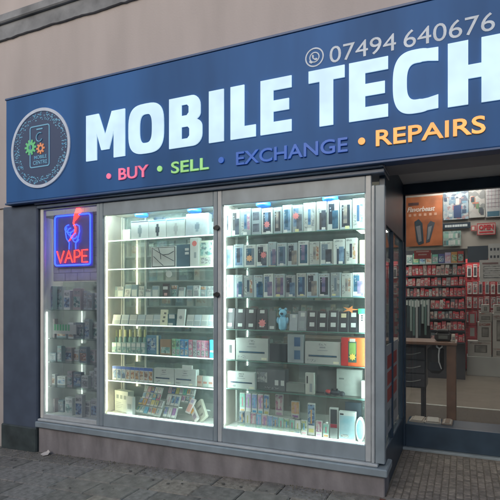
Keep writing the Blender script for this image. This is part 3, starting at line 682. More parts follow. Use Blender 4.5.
# light blue bear-like figure
p = W(282.5, 328, .11); s = empty('blue_figure', 'light blue rounded figure with stubby arms among the used phones', 'figure'); s.location = (p.x, .12, RZ[3] + .001)
LB_ = c(.28, .58, .78)
MB().lathe(0, 0, [(.022, 0), (.036, .012), (.040, .05), (.038, .09), (.026, .118)], 18).build('body', LB_, s, True)
MB().ball((0, 0, .150), .037, (1, .9, .95)).build('head', LB_, s, True)
for q in (-1, 1):
    MB().ball((q * .026, 0, .185), .013).build('ear', LB_, s, True); MB().ball((q * .044, -.006, .085), .017, (.8, .9, 1.7)).build('arm', LB_, s, True)
MB().ball((0, -.033, .145), .014, (1.2, .6, .7)).build('face', c(.05, .08, .12), s, True)
def silver(px0, px1, pyt, label, m, tags):
    o, wd, h = item('used_phone', px0, px1, pyt, RZ[3], .09, .012, m, label, 'phone', 'used phones in the right cabinet', tilt=8); return o
o = silver(289, 297, 314, 'pale grey used phone right of the light blue figure', c(.42, .46, .50), 1); pic('price_tag', o, WB, .35, .75, .78, .95)
o = silver(297.5, 306, 311, 'silver used phone with rounded tag on the fourth shelf', c(.30, .33, .36), 1); pic('price_tag', o, WB, .3, .8, .72, .92); pic('price_tag', o, GB, .2, .8, .12, .5)
for i, (a, b) in enumerate([(307, 316.5), (317, 327.5), (328, 338), (338.5, 348), (348.5, 358)]):
    o, wd, h = item('used_phone', a, b, 310.5 + (i % 2), RZ[3], .09, .012, c(.03, .035, .045, .3), 'black used phone with white tags, %s from left right of the silver phone' % ORD[i], 'phone', 'used phones in the right cabinet', tilt=6)
    pic('price_tag', o, WB if i != 3 else c(.78, .70, .45), .25, .78, .70, .90); pic('price_tag', o, WB, .25, .75, .22, .42)
o, wd, h = item('boxed_charger', 358.8, 364.8, 311, RZ[3], .085, .04, WB, 'white box with green cap at the right end of the fourth shelf', 'box')
pic('green_cap', o, c(.05, .45, .18), -.1, 1.1, .86, 1.10); [pic('black_dot', o, BLACK, .38, .68, .74 - .1 * k, .80 - .1 * k) for k in range(3)]
p = W(350, 309.5, .082); o = flat('orange_star', [star(5, .022, .062)], 0, 0, 0, 1.15, .55, .002, c(.85, .30, .10)); o.location = (p.x, .08, p.z)
tag(o, 'orange star shaped price card above the black used phones', 'price card')
# --- fifth shelf
def slot(o, u0=.1, u1=.9, v=.36):
    pic('small_print', o, TEXTM, .06, .30, .08, .20); pic('brand_print', o, TEXTM, .40, .60, .84, .92); pic('tablet_screen', o, SCR2[3], u0 + .02, u1 - .02, v - .015, v + .035, base=.001); pic('price_tag', o, c(.8, .78, .6), u1 - .1, u1 + .06, .04, .14); pic('printed_text', o, c(.32, .34, .35), .36, .64, .60, .63)
    pic('tablet_picture', o, c(.10, .11, .12), u0, u1, v - .045, v + .045); pic('printed_text', o, c(.3, .32, .33), .42, .58, .72, .78)
o, _, _ = item('white_box', 225, 235, 340, RZ[4], .085, .06, WB, 'small white box with black picture left of a grey tablet box', 'box'); pic('device_picture', o, BLACK, .38, .68, .32, .75)
o, _, _ = item('tablet_box', 235.8, 268, 338.5, RZ[4], .09, .05, mat('tablet_carton', (.50, .52, .50), .5, noise=.05), 'wide grey tablet box on the fifth shelf at the left of the right cabinet', 'tablet box'); slot(o)
o, _, _ = item('dark_box', 268.8, 286, 344, RZ[4], .14, .10, c(.035, .055, .065), 'dark box between the grey tablet box and the two-phone box', 'box')
o, _, _ = item('phone_pair_box', 287.5, 303.5, 334.5, RZ[4], .085, .05, GB, 'grey box printed with two blue phones, fifth shelf of the right cabinet', 'box')
pic('phone_picture', o, c(.05, .13, .26), .42, .8, .58, .90); pic('phone_picture', o, c(.07, .16, .28), .42, .8, .12, .44)
o, _, _ = item('tablet_box', 305, 340.5, 342, RZ[4], .085, .05, mat('tablet_carton', (.50, .52, .50), .5), 'wide grey tablet box beside the red and orange box', 'tablet box'); slot(o)
o, _, _ = item('red_box', 341.2, 364.8, 338, RZ[4], .08, .05, c(.80, .12, .03), 'red and orange toy phone box with yellow star on the fifth shelf', 'box')
pic('red_panel', o, c(.45, .03, .03), .0, .30, .0, 1.0); pic('phone_picture', o, c(.05, .12, .10), .30, .66, .12, .88); pic('screen_picture', o, c(.25, .42, .12), .34, .62, .42, .82, base=.001); sticker(o, YES, .48, .32, .032)
pic('white_print', o, c(.8, .75, .72), .36, .6, .86, .97, base=.001)
# --- sixth shelf
o, _, _ = item('tablet_box', 227.5, 255, 372, RZ[5], .08, .05, WB, 'white tablet box on the sixth shelf above the small vape packs', 'tablet box'); slot(o)
o, _, _ = item('console_box', 255.5, 285, 369.5, RZ[5], .12, .10, c(.14, .16, .17), 'dark grey console box right of the white tablet box', 'box'); pic('card', o, WB, .66, .78, .25, .5); pic('card', o, WB, .86, .97, .25, .5); pic('printed_text', o, TEXTD, .30, .8, .06, .16); pic('printed_picture', o, MIX[4], .06, .4, .35, .85)
o, _, _ = item('cable_tray', 286, 304.5, 383.5, RZ[5], .12, .08, c(.24, .27, .25), 'low grey-green carton between the console box and the slim white box', 'box')
o, _, _ = item('slim_box', 305.3, 314, 373, RZ[5], .085, .035, c(.60, .62, .56), 'slim upright white box on the sixth shelf', 'box'); pic('device_picture', o, BLACK, .15, .3, .5, .85); pic('printed_text', o, GB, .5, .8, .1, .5)
o, _, _ = item('laptop', 316, 336, 367, RZ[5], .16, .012, c(.09, .105, .11, .3), 'dark closed laptop standing behind the game controller', 'laptop', tilt=10); pic('hinge_strip', o, c(.03, .03, .03), .0, 1, .0, .05)
o, _, _ = item('tablet_box', 336.5, 362, 369.5, RZ[5], .15, .05, c(.36, .39, .37), 'grey tablet box at the right end of the sixth shelf', 'tablet box'); pic('printed_text', o, c(.15, .17, .17), .1, .3, .6, .66)
o, _, _ = item('white_box', 361.2, 364.9, 381, RZ[5], .09, .05, WB, 'narrow white box in the right corner of the sixth shelf', 'box')
gc = empty('game_controller', 'black and red game controller lying on the sixth shelf', 'game controller'); p = W(335, 395, .10); gc.location = (p.x, .10, RZ[5] + .028)
mb = MB(); mb.ball((0, 0, 0), .05, (1.25, .7, .5)); mb.ball((-.062, -.01, -.004), .03, (.9, .9, .72)); mb.ball((.062, -.01, -.004), .03, (.9, .9, .72)); mb.build('shell', c(.03, .03, .035, .35), gc, True)
MB().ball((-.055, -.012, .006), .026, (1, 1, .8)).build('red_grip', c(.42, .05, .05), gc, True)
for q in (-.02, .02): MB().lathe(q, -.012, [(.008, .018), (.010, .034), (.007, .036)], 10).build('thumbstick', BLACK, gc)
# --- base of the right cabinet: rack of vape packs
BZ = ZG0 - .0025
VAPE = [c(.10, .35, .62), c(.62, .18, .26), c(.16, .52, .40), c(.60, .42, .58), c(.70, .40, .15), c(.18, .50, .66), c(.40, .22, .50), c(.62, .58, .22), c(.72, .72, .68), c(.30, .56, .28), c(.10, .18, .45), c(.70, .45, .50)]
VCAP = c(.70, .72, .70)
VM0 = [mat('pack_print_%d' % i, tuple(m.node_tree.nodes['Principled BSDF'].inputs['Base Color'].default_value)[:3], .3, noise=.5, scale=30, col2=tuple(min(.85, x * .5 + .40) for x in tuple(m.node_tree.nodes['Principled BSDF'].inputs['Base Color'].default_value)[:3])) for i, m in enumerate(VAPE)]
VM = [[MIX[0], MIX[3], MIX[1], MIX[3], MIX[2], MIX[0], MIX[3], MIX[2], MIX[4], MIX[5], MIX[0], MIX[3]][i] if i % 2 else m for i, m in enumerate(VM0)]
def vape(px0, px1, pyt, zb, Y, label, k, group, depth=.022, tilt=0, rz=0):
    o, wd, h = item('vape_pack', px0 + .2, px1 - .2, pyt, zb, Y, depth, VCAP, label, 'vape pack', group, tilt=tilt, rz=rz)
    pic('printed_panel', o, VM[k % 12], .04, .96, .30, .96); pic('device_picture', o, VAPE[(k * 5 + 3) % 12], .42, .60, .36, .80, base=.001); pic('label_strip', o, VAPE[(k + 2) % 12], .15, .85, .08, .2)
    return o
tr = empty('stepped_tray', 'clear stepped tray holding small vape packs at the cabinet base', 'tray')
tx0, tx1 = WX(238, .07), WX(301, .07)
CLR = glassmat('clear_acrylic', (.86, .92, .9), .12, .08, haze=.12, dcol=(.85, .9, .85))
sp = bx('front_step', CLR, tr, tx0, tx1, .060, .066, BZ + .0005, BZ + .055, bv=0)
zt1 = WZ(255, 413.5, .16)
bx('rear_step', c(.55, .58, .55), tr, tx0, tx1 - .1, .115, .20, BZ + .0005, zt1 - .001, bv=.003)
random.seed(9)
for i in range(11):
    a = 239.3 + i * 5.55
    vape(a, a + 5.5, 411 + i * .95, BZ, .072, 'small vape pack, %s from left in the front row of the stepped tray' % ORD[i], [5, 8, 1, 0, 3, 10, 5, 2, 9, 2, 8][i], 'vape packs in the stepped tray')
    if i: bx('divider', CLR, tr, WX(a, .07) - .001, WX(a, .07) + .001, .0665, .071, BZ + .0005, BZ + .05, bv=0)
for i in range(5):
    a = 239.6 + i * 6.0
    vape(a, a + 5.6, 393 + i * .45, zt1, .125, 'tall vape pack, %s from left in the rear row of the stepped tray' % ORD[i], [2, 6, 10, 3, 5][i], 'vape packs in the stepped tray')
vape(275, 283, 394.5, BZ + .10, .21, 'pink vape pack standing behind the stepped tray', 1, None)
bx('pack_stand', GB, tr, WX(272, .205), WX(299, .205), .205, .262, BZ + .0005, BZ + .099, bv=.003)
vape(291, 299.5, 401.5, BZ + .10, .206, 'orange vape pack at the right end of the rear row', 4, None)
vape(300.8, 307, 420.5, BZ, .08, 'green vape pack between orange and teal packs', 9, None)
vape(307.5, 315, 403.5, BZ, .11, 'tall teal vape pack standing above the rest near the base', 5, None)
vape(315.6, 322, 421, BZ, .075, 'red vape pack right of the tall teal pack', 1, None)
vape(322.8, 329, 424, BZ, .08, 'pale green vape pack right of the red one', 2, None)
o, _, _ = item('phone_case_box', 329.3, 338, 408, BZ, .11, .03, WB, 'upright white phone box with red lower half near the base', 'phone box'); pic('phone_picture', o, c(.06, .07, .08), .12, .88, .46, .95); pic('phone_picture', o, c(.6, .06, .10), .12, .88, .28, .455)
o, _, _ = item('grey_box', 330, 337.4, 428.5, BZ, .07, .025, c(.28, .31, .31), 'small grey box in front of the red and white phone box', 'box')
o, _, _ = item('pale_blue_box', 338.6, 355.5, 412, BZ, .075, .05, WB, 'large white box with pale blue front at the cabinet base', 'box'); pic('blue_front', o, mat('pale_blue_print', (.26, .50, .58), .3, noise=.4, scale=9, col2=(.55, .68, .70)), .06, .94, .05, .86); pic('small_print', o, TEXTM, .12, .6, .10, .2, base=.001); pic('camera_bar', o, BLACK, .08, .3, .88, .93)
p = W(360, 430, .07); rr = (WX(364.5, .07) - WX(355.8, .07)) / 2; rh = (WZ(360, 417.5, .07) - BZ) / 2
o = flat('oval_pack', [circ(1, 36), circ(.80, 36)[::-1]], 0, 0, rh, rr, rh, .03, WB); o.location = (p.x, .07, BZ + .001)
tag(o, 'white oval pack with blue centre in the right corner of the base', 'pack'); flat('blue_centre', [circ(.79, 36)], 0, .004, rh, rr, rh, .02, c(.22, .36, .62), o)
o, _, _ = item('black_camera', 345, 361, 402.5, BZ, .20, .06, c(.04, .06, .08), 'dark device box behind the pale blue box', 'box')

# --- left cabinet
random.seed(12)
o, _, _ = item('small_carton', 122.5, 130, 229.5, LZ[0], .20, .05, WB, 'small pale carton left of the white watch boxes', 'box')
for i, (a, b, t) in enumerate([(131, 148.5, 221), (148.8, 166, 220), (166.4, 185, 219)]):
    o, wd, h = item('watch_box', a, b, t, LZ[0], .085, .08, WB if i < 2 else c(.58, .62, .60), 'white watch box, %s from left on the top shelf of the left cabinet' % ORD[i], 'watch box', 'watch boxes on the top shelf')
    wm = [c(.30, .36, .38), c(.05, .07, .09), c(.42, .45, .44)][i]
    pic('strap_picture', o, wm, .45, .57, .12, .78); pic('watch_picture', o, wm, .40, .62, .32, .62, base=.001); pic('lid_edge', o, [c(.12, .15, .2), c(.16, .36, .62), c(.2, .4, .6)][i], .02, .98, .93, .985)
o, _, _ = item('watch_box', 185.5, 207.5, 213, LZ[0], .08, .08, c(.40, .44, .46), 'larger grey watch box tilted back beside the centre mullion', 'watch box', tilt=5, rz=3); pic('strap_picture', o, c(.22, .28, .32), .46, .58, .18, .6); pic('watch_picture', o, c(.18, .23, .28), .42, .62, .3, .52, base=.001)
o, _, _ = item('small_carton', 208, 213.8, 222, LZ[0], .16, .05, c(.35, .42, .46), 'narrow grey carton behind the larger grey watch box', 'box')
o, _, _ = item('line_art_box', 151.2, 176, 246.5, LZ[1], .085, .05, WB, 'white box with dark line drawing of a device on the second shelf', 'box')
pic('dark_border', o, c(.06, .08, .09), .03, .97, .04, .97); pic('white_panel', o, WB, .06, .94, .08, .94, base=.001)
for (u0, v0, u1, v1) in ((.10, .90, .92, .30), (.10, .55, .50, .10), (.45, .60, .92, .75), (.30, .94, .40, .40)):
    wd, h = o['w'], o['h']; MB().tube([((u0 - .5) * wd, -.003, v0 * h), (((u0 + u1) / 2 - .5) * wd + .01, -.003, (v0 + v1) / 2 * h - .01), ((u1 - .5) * wd, -.003, v1 * h)], .0035, 6).build('line_drawing', c(.05, .06, .07), o)
o, _, _ = item('dark_blue_box', 176.6, 189.5, 244.5, LZ[1], .095, .05, c(.07, .16, .22), 'dark blue box beside the line drawing box', 'box'); pic('white_print', o, WB, .65, .95, .55, .66); pic('white_print', o, WB, .65, .95, .72, .83)
o, _, _ = item('tall_white_box', 190, 199, 237.8, LZ[1], .08, .05, WB, 'tall white box with round red sticker on the second shelf', 'box'); flat('red_sticker', [circ(.026, 20)], 0, -.0022, .8 * o['h'], 1, 1, .001, c(.75, .20, .18), o); pic('printed_text', o, GB, .45, .7, .3, .5)
o, _, _ = item('pale_green_box', 199.5, 213.5, 240.5, LZ[1], .085, .06, c(.58, .64, .52), 'pale green box at the right end of the second shelf', 'box'); pic('window_panel', o, MIX[1], .06, .90, .42, .92); pic('small_print', o, TEXTM, .1, .8, .1, .34)
# third shelf: round hanging tag, small clear packs
o = flat('round_tag', [circ(.034, 28)], 0, 0, 0, 1, 1, .004, WB); p = W(168.8, 274, .10); o.location = (p.x, .10, p.z); tag(o, 'round white hanging tag below the line drawing box', 'tag')
MB().tube([(0, .002, .033), (0, .002, LZ[1] - p.z - .009)], .0015, 5).build('tag_string', GB, o)
o, _, _ = item('dark_gadget', 162.5, 168.3, 283.5, LZ[2], .10, .03, c(.07, .06, .07), 'small dark gadget with white print on the third shelf', 'gadget'); pic('white_print', o, WB, .1, .9, .55, .78); pic('white_print', o, c(.6, .35, .35), .3, .8, .1, .3)
CP = [c(.46, .54, .54), c(.36, .46, .47), c(.52, .57, .55), c(.30, .40, .43)]
xs = [110.5, 117, 124, 131, 138, 145, 152, 170.5, 178, 186, 193, 200, 207]
for i, a in enumerate(xs):
    o, wd, h = item('blister_pack', a, a + 6.3, 286.5 + random.uniform(-2.2, 2.5), LZ[2], .14 + random.uniform(0, .05), .02, CP[i % 4], 'pale blister pack, %s from left on the third shelf of the left cabinet' % ORD[i], 'blister pack', 'blister packs on the third shelf', tilt=random.uniform(2, 9), rz=random.uniform(-6, 6))
    pic('header_card', o, random.choice([c(.25, .36, .42), MIX[4], c(.16, .27, .33), MIX[2]]), .05, .95, .66, .96); pic('cable_picture', o, random.choice([MIX[4], MIX[1], c(.60, .64, .62)]), .15, .85, .08, .58)
# fourth shelf: tilted display trays
xs = [112, 120.3, 128.5, 136.5, 144.5, 152.3, 186, 193.2, 200.5, 207.6]
for i, a in enumerate(xs):
    o, wd, h = item('display_tray', a, a + (7.6 if i < 6 else 6.8), 314.5, LZ[3], .085, .03, CARTON[1] if i % 2 else CARTON[2], 'pale flip-top tray, %s from left on the fourth shelf of the left cabinet' % ORD[i], 'tray', 'pale trays on the fourth shelf', tilt=14, rz=random.uniform(-3, 3))
    pic('pocket', o, c(.38, .45, .44), .12, .88, .10, .42); pic('tray_lip', o, WB, .02, .98, .46, .53)
o, _, _ = item('cream_packet', 160, 166.8, 309.5, LZ[3], .08, .015, c(.70, .68, .50), 'cream printed packet leaning on the fourth shelf', 'packet', rz=8, tilt=8); [pic('dark_print', o, c(.12, .13, .12), .3 + .1 * k, .6 + .1 * k, .2 + .25 * k, .32 + .25 * k) for k in range(3)]
o, _, _ = item('dark_box', 167.6, 175, 314, LZ[3], .10, .03, c(.06, .16, .20), 'small dark teal box between the cream packet and white remote', 'box'); pic('white_tag', o, WB, .2, .95, .6, .95); pic('white_tag', o, WB, .1, .7, 0, .2)
o, _, _ = item('white_remote', 176, 184.2, 309, LZ[3], .08, .018, WB, 'white flat gadget pack with round grey print on the fourth shelf', 'gadget', rz=-5, tilt=8); flat('round_print', [circ(.018, 20)], 0, -.0022, .5 * o['h'], 1, 1, .001, GB, o)
# fifth shelf: bottles, small packs
for i in range(7):
    a = 113.5 + i * 4.9; cxx = WX(a + 2.2, .20); t = empty('liquid_bottle', 'pale bottle, %s from left in the back row of the fifth shelf' % ORD[i], 'bottle', 'bottles on the fifth shelf'); t.location = (cxx, .20, LZ[4] + .0006)
    hh = WZ(a, 329.5, .20) - LZ[4]
    MB().lathe(0, 0, [(.019, 0), (.02, .004), (.02, hh * .62), (.010, hh * .68)], 14).build('bottle_body', [c(.22, .42, .38), c(.30, .45, .42), c(.16, .32, .33)][i % 3], t, True)
    MB().lathe(0, 0, [(.013, hh * .68), (.013, hh * .98), (.010, hh)], 14).build('bottle_cap', c(.74, .74, .42), t)
for i in range(7):
    a = 112 + i * 4.8
    o, wd, h = item('small_pack', a, a + 4.5, 342.5, LZ[4], .09, .025, c(.30, .44, .44), 'small teal-grey pack, %s from left in front of the bottles' % ORD[i], 'pack', 'small packs in front of the bottles', rz=random.uniform(-5, 5)); pic('white_print', o, WB, .1, .9, .6, .92); pic('dark_print', o, MIX[1], .1, .9, .08, .52)
o, _, _ = item('blue_box', 146, 158.5, 335.5, LZ[4], .12, .05, c(.12, .28, .40), 'blue box with pale edge in the middle of the fifth shelf', 'box'); pic('pale_edge', o, c(.70, .76, .60), .85, 1, .0, 1); pic('white_print', o, MIX[0], .08, .78, .2, .85)
o, _, _ = item('brown_packet', 160, 171, 339.5, LZ[4], .11, .03, c(.40, .28, .18), 'brown packet right of the blue box on the fifth shelf', 'packet'); pic('teal_label', o, MIX[1], .1, .9, .1, .5)
pk = [c(.30, .58, .36), c(.24, .60, .52), c(.10, .30, .62), c(.12, .42, .66), c(.66, .26, .34), c(.45, .45, .50), c(.70, .30, .42), c(.72, .36, .48), c(.66, .24, .34)]
for i in range(9):
    a = 171.8 + i * 4.15
    o, wd, h = item('vape_pack', a, a + 3.9, 339 + i * .25, LZ[4], .095, .03, pk[i], 'slim coloured vape pack, %s from left right of the brown packet' % ORD[i], 'vape pack', 'slim vape packs on the fifth shelf'); pic('white_print', o, TEXTM, .12, .88, .06, .40); pic('fruit_print', o, MIX[[5, 1, 0, 0, 3, 4, 3, 3, 3][i]], .12, .88, .5, .9)
o, _, _ = item('bright_blue_box', 209.5, 214, 340, LZ[4], .075, .05, c(.06, .40, .72), 'bright blue box at the right end of the fifth shelf', 'box'); pic('white_swirl', o, WB, .1, .9, .3, .42)
# sixth shelf
for i in range(9):
    a = 112.3 + i * 4.5
    o, wd, h = item('vape_pack', a, a + 4.25, 366 + i * .3, LZ[5], .09, .035, [c(.66, .67, .64), c(.56, .60, .64)][i % 2], 'blue-topped white pack, %s from left, sixth shelf, left cabinet' % ORD[i], 'vape pack', 'blue-topped packs on the sixth shelf')
    pic('blue_top', o, c(.10, .20, .58), 0, 1, .80, 1.0); pic('fruit_print', o, MIX[0] if i < 3 else MIX[2], .12, .88, .14, .74)
for i, (a, b) in enumerate([(154, 174), (174.5, 196)]):
    o, _, _ = item('tablet_box', a, b, 368.5 + i, LZ[5], .085, .06, c(.56, .60, .58), 'grey tablet box, %s of two on the sixth shelf of the left cabinet' % ['left', 'right'][i], 'tablet box', 'tablet boxes on the sixth shelf'); slot(o, .08, .78)
o, _, _ = item('white_label_card', 182, 192, 365.5, LZ[5] + .148, .10, .02, WB, 'small white card lying on top of the right tablet box', 'card')
o.dimensions; 
for i in range(3):
    o, _, _ = item('small_carton', 196.8 + i * 5.6, 202.1 + i * 5.6, 376 + i * .4, LZ[5], .10, .04, [c(.50, .38, .32), c(.46, .52, .48), c(.55, .56, .52)][i], 'small carton, %s from left beside the right tablet box' % ORD[i], 'box', 'small cartons beside the tablet boxes'); pic('dark_print', o, c(.42, .20, .16), .15, .85, .3, .5)
# base: stacked white cartons, tilted racks of colourful packs
o, _, _ = item('white_carton', 113, 129.5, 391, BZ, .14, .08, c(.62, .66, .58), 'larger white carton in the warm-lit left corner of the base', 'box', rz=-12); [pic('dark_print', o, c(.25, .30, .28), .15 + .27 * k, .32 + .27 * k, .62, .8) for k in range(3)]; [pic('printed_line', o, c(.38, .42, .39), .14, .5 + .08 * (k % 3), .18 + .08 * k, .21 + .08 * k) for k in range(4)]
o, _, _ = item('white_carton', 125.5, 133, 397, BZ, .075, .04, WB, 'small white carton in front of the larger one in the base', 'box', rz=-12); pic('dark_print', o, c(.35, .4, .38), .2, .8, .3, .6)
def board(px0, px1, pyt, pyb, Y, label, cols, rows, seed, tilt, rz):
    random.seed(seed); x0, x1 = WX(px0, Y), WX(px1, Y); wd = x1 - x0; h = (WZ((px0 + px1) / 2, pyt, Y) - BZ) / math.cos(R(tilt)) * .96
    t = empty('pack_rack', label, 'rack'); t.location = ((x0 + x1) / 2, Y, BZ + .001 + (WZ((px0 + px1) / 2, pyb, Y) - BZ)); t.rotation_euler = (R(-tilt), 0, R(rz))
    h = (WZ((px0 + px1) / 2, pyt, Y) - WZ((px0 + px1) / 2, pyb, Y)) / math.cos(R(tilt))
    MB().box(-wd / 2, wd / 2, .0, .008, 0, h, bv=.002).build('rack_board', WB, t)
    cw, chh = wd / cols, h / rows
    for r_ in range(rows):
        MB().box(-wd / 2, wd / 2, -.02, -.001, r_ * chh, r_ * chh + .005).build('rack_ledge', CLR, t)
        for q in range(cols):
            cx = -wd / 2 + cw * (q + .5)
            m = random.choice(VAPE + [WB, WB, VCAP, c(.72, .62, .30), c(.70, .42, .40)])
            o = MB().box(-cw * .44, cw * .44, -.015, -.002, 0, chh * .84, bv=.0015).build('vape_pack', random.choice([WB, VCAP, m])); o.parent = None
            from mathutils import Euler, Matrix
            mw = Matrix.Translation(t.location) @ Euler((R(-tilt), 0, R(rz))).to_matrix().to_4x4()
            o.matrix_world = mw @ Matrix.Translation((cx, 0, r_ * chh + .0055)); o['w'] = cw * .88; o['h'] = chh * .84
            tag(o, 'vape pack, %s from left in %s row of %s' % (ORD[q], ['lower', 'upper'][r_], label.split(' of small')[0]), 'vape pack', 'vape packs on the tilted racks')
            a = pic('printed_panel', o, random.choice([m, random.choice(MIX)]), .06, .94, .24, .94, base=.0155); pic('device_picture', o, random.choice(VAPE), .42, .60, .30, .80, base=.0165)
board(134, 161.5, 400.5, 414.5, .09, 'front left tilted rack of small vape packs', 6, 2, 21, 28, -10)
board(141, 161, 387.5, 400, .15, 'upper left tilted rack of small vape packs', 5, 2, 22, 24, -10)
board(162.5, 176, 396.5, 418, .10, 'middle tilted rack of small vape packs', 3, 2, 23, 24, -8)
board(166, 193.5, 389, 402.5, .19, 'upper right tilted rack of small vape packs', 7, 2, 24, 22, -4)
def lean(px, py, Y, w_, d_, h_, rz, ry, m, label):
    p = W(px, py, Y); o = MB().box(-w_ / 2, w_ / 2, 0, d_, 0, h_, bv=.003).build('tipped_box', m); o.location = (p.x, Y, p.z); o.rotation_euler = (R(-20), R(ry), R(rz)); o['w'] = w_; o['h'] = h_
    return tag(o, label, 'box')
o = lean(203, 419, .12, .10, .035, .20, -10, -42, c(.62, .62, .52), 'pale box lying tipped over beside the centre mullion in the base'); pic('dark_print', o, c(.25, .26, .24), .2, .8, .6, .72); pic('dark_print', o, c(.3, .3, .28), .3, .7, .2, .3)
o = lean(196, 420, .08, .055, .03, .17, -8, -48, c(.66, .62, .60), 'slim white and orange box tipped over in front of the pale box'); pic('orange_print', o, c(.78, .42, .10), .05, .95, .55, .98); pic('dark_print', o, c(.3, .24, .3), .1, .9, .1, .4)
o = lean(187, 413, .10, .05, .03, .15, 0, 18, c(.68, .62, .62), 'slim white and pink box leaning right of the middle rack'); pic('pink_print', o, c(.72, .40, .34), .1, .9, .1, .6); pic('dark_print', o, c(.4, .36, .5), .2, .8, .7, .9)

# --- narrow window goods (dim)
random.seed(31)
DM = [c(.42, .50, .52), c(.60, .64, .64), c(.22, .30, .34), c(.50, .44, .44), c(.70, .72, .70), c(.30, .46, .44)]
names = ['upper', 'second', 'third', 'fourth', 'lowest']
for r_, z in enumerate(NZ):
    a = 49; i = 0
    top = [286, 317, 346, 368, 393][r_]
    while a < 96.5:
        wpx = random.uniform(4, 8.5); bq = min(a + wpx, 98); 
        o, wd, h = item('stock_box', a, bq, top + random.uniform(-1, 9), z, .08 + random.uniform(0, .12), .06, random.choice(DM), 'dim boxed item, %s from left on the %s shelf of the narrow window' % (ORD[i], names[r_]), 'box', 'boxed items in the narrow window', rz=random.uniform(-10, 10))
        pic('printed_panel', o, random.choice([MIX[0], MIX[1], MIX[4], MIX[4], MIX[2]]), .08, .92, .12, .62); pic('printed_strip', o, TEXTM, .1, .9, .72, .88)
        a = bq + random.uniform(.4, 3); i += 1
o, _, _ = item('green_display_box', 53, 76, 324.5, NZ[1] + .05, .055, .02, c(.55, .58, .55), 'white display strip with green tops in the narrow window', 'display box')
for k in range(6): pic('green_top', o, c(.10, .46, .22), .05 + k * .12, .13 + k * .12, .35, 1.0)

# ------------------------------------------------------------------ things in the doorway and shop
# poster on the reveal glass
po = empty('reveal_poster', 'white poster with three red blocks on the side glass of the entrance', 'poster')
za, zb2 = WZ(377.5, 352, 0), WZ(378, 461, 0); pz0, pz1 = .42, 1.17
bx('sheet', c(.42, .44, .46), po, .0005, .003, .14, .98, pz0, pz1, bv=0)
for k in range(3): bx('red_block', c(.45, .07, .07), po, .0031, .0045, .24, .86, pz1 - .20 - k * .14, pz1 - .09 - k * .14, bv=0)
for k in range(3): bx('grey_drawing', c(.16, .20, .22), po, .0031, .0045, .26 + .2 * k, .40 + .22 * k, pz0 + .06 + .03 * k, pz0 + .2, bv=0)
st = bx('sticker', c(.70, .68, .58), None, .0005, .003, .15, .40, 1.875, 1.905, bv=0); tag(st, 'small pale strip sticker high on the side glass of the entrance', 'sticker')
# posters behind the door glass
YP = DY + .72
def sheet(name, px0, px1, pyt, pyb, Y, m, label, cat='poster', t=.006):
    x0, x1 = WX(px0, Y), WX(px1, Y); pm = (px0 + px1) / 2; z0, z1 = WZ(pm, pyb, Y), WZ(pm, pyt, Y)
    o = MB().box(0, x1 - x0, 0, t, 0, z1 - z0).build(name, m); o.location = (x0, Y, z0); o['w'] = x1 - x0; o['h'] = z1 - z0
    return tag(o, label, cat)
def art(o, name, m, u0, u1, v0, v1, d=1):
    return MB().box(u0 * o['w'], u1 * o['w'], -.001 * d - .0002, -.0002, v0 * o['h'], v1 * o['h']).build(name, m, o)
bb = sheet('notice_backboard', 405.8, 505, 192, 249, YP + .03, mat('beige_board', (.42, .385, .35), .7, noise=.06), 'beige board filling the top of the door behind the posters', 'board')
o = sheet('orange_poster', 405.8, 442.5, 196.5, 246, YP, mat('poster_orange', (.40, .125, .05), .5, noise=.35, scale=6), 'orange vape poster with two dark devices at the top left of the door')
text('poster_title', 'Flavorbeast', .04 * o['w'], .80 * o['w'], .70 * o['h'], .80 * o['h'], -.003, .002, c(.72, .66, .62), o, .02, .3)
art(o, 'dark_heading', c(.10, .05, .05), .07, .36, .83, .89)
for k in range(6): art(o, 'small_icon', c(.62, .36, .26), .08 + k * .14, .15 + k * .14, .61, .66)
def dev(o, u, v, lean_, s):
    x, z = u * o['w'], v * o['h']; q = empty_part('vape_picture', o)
    return q
for (pts, m) in (([(.24, .50), (.36, .55), (.46, .46), (.50, .06), (.36, .02), (.30, .10)], c(.05, .06, .08)), ([(.60, .42), (.68, .50), (.80, .46), (.66, .08), (.56, .06)], c(.07, .08, .10)),
                 ([(.28, .40), (.40, .42), (.44, .10), (.36, .08)], c(.20, .20, .22)), ([(.62, .38), (.72, .40), (.64, .14), (.59, .12)], c(.22, .24, .26))):
    flat('vape_picture', [[(a * o['w'], b * o['h']) for a, b in pts]], 0, -.0025 - (.001 if m.name > 'colour_08' else 0), 0, 1, 1, .0015, m, o)
o = sheet('photo_poster', 443.2, 468.5, 190.5, 219.5, YP, prt('poster_photo', [(.05, .08, .14), (.16, .30, .40), (.46, .50, .50), (.36, .20, .20), (.30, .40, .46)], 26), 'blue-grey photo poster left in the top right of the door')
for k in range(10): art(o, 'photo_patch', random.choice([c(.05, .08, .14), c(.16, .30, .40), c(.50, .56, .58), c(.40, .20, .22), c(.10, .18, .28)]), *(lambda u, v: (u, u + random.uniform(.06, .18), v, v + random.uniform(.06, .2)))(random.uniform(.02, .8), random.uniform(.02, .8)), d=1 + k * .06)
art(o, 'bottle_picture', c(.04, .07, .16), .42, .72, .06, .48, d=3.2); art(o, 'bottle_picture', c(.55, .52, .5), .50, .64, .5, .72, d=3.2)
o = sheet('photo_poster', 469, 485, 189, 217.5, YP, prt('poster_photo_grey', [(.30, .31, .31), (.42, .42, .41), (.12, .13, .14), (.38, .36, .35), (.44, .44, .42)], 22), 'grey photo poster with dark diagonal figure at the top of the door')
for k in range(18): 
    u = random.uniform(.05, .75); art(o, 'photo_patch', random.choice([c(.08, .09, .10), c(.05, .06, .08), c(.42, .16, .12), c(.12, .20, .12)]), u, u + .2, (.95 - u) * .8 - .1, (.95 - u) * .8 + random.uniform(.02, .12), d=1 + k * .06)
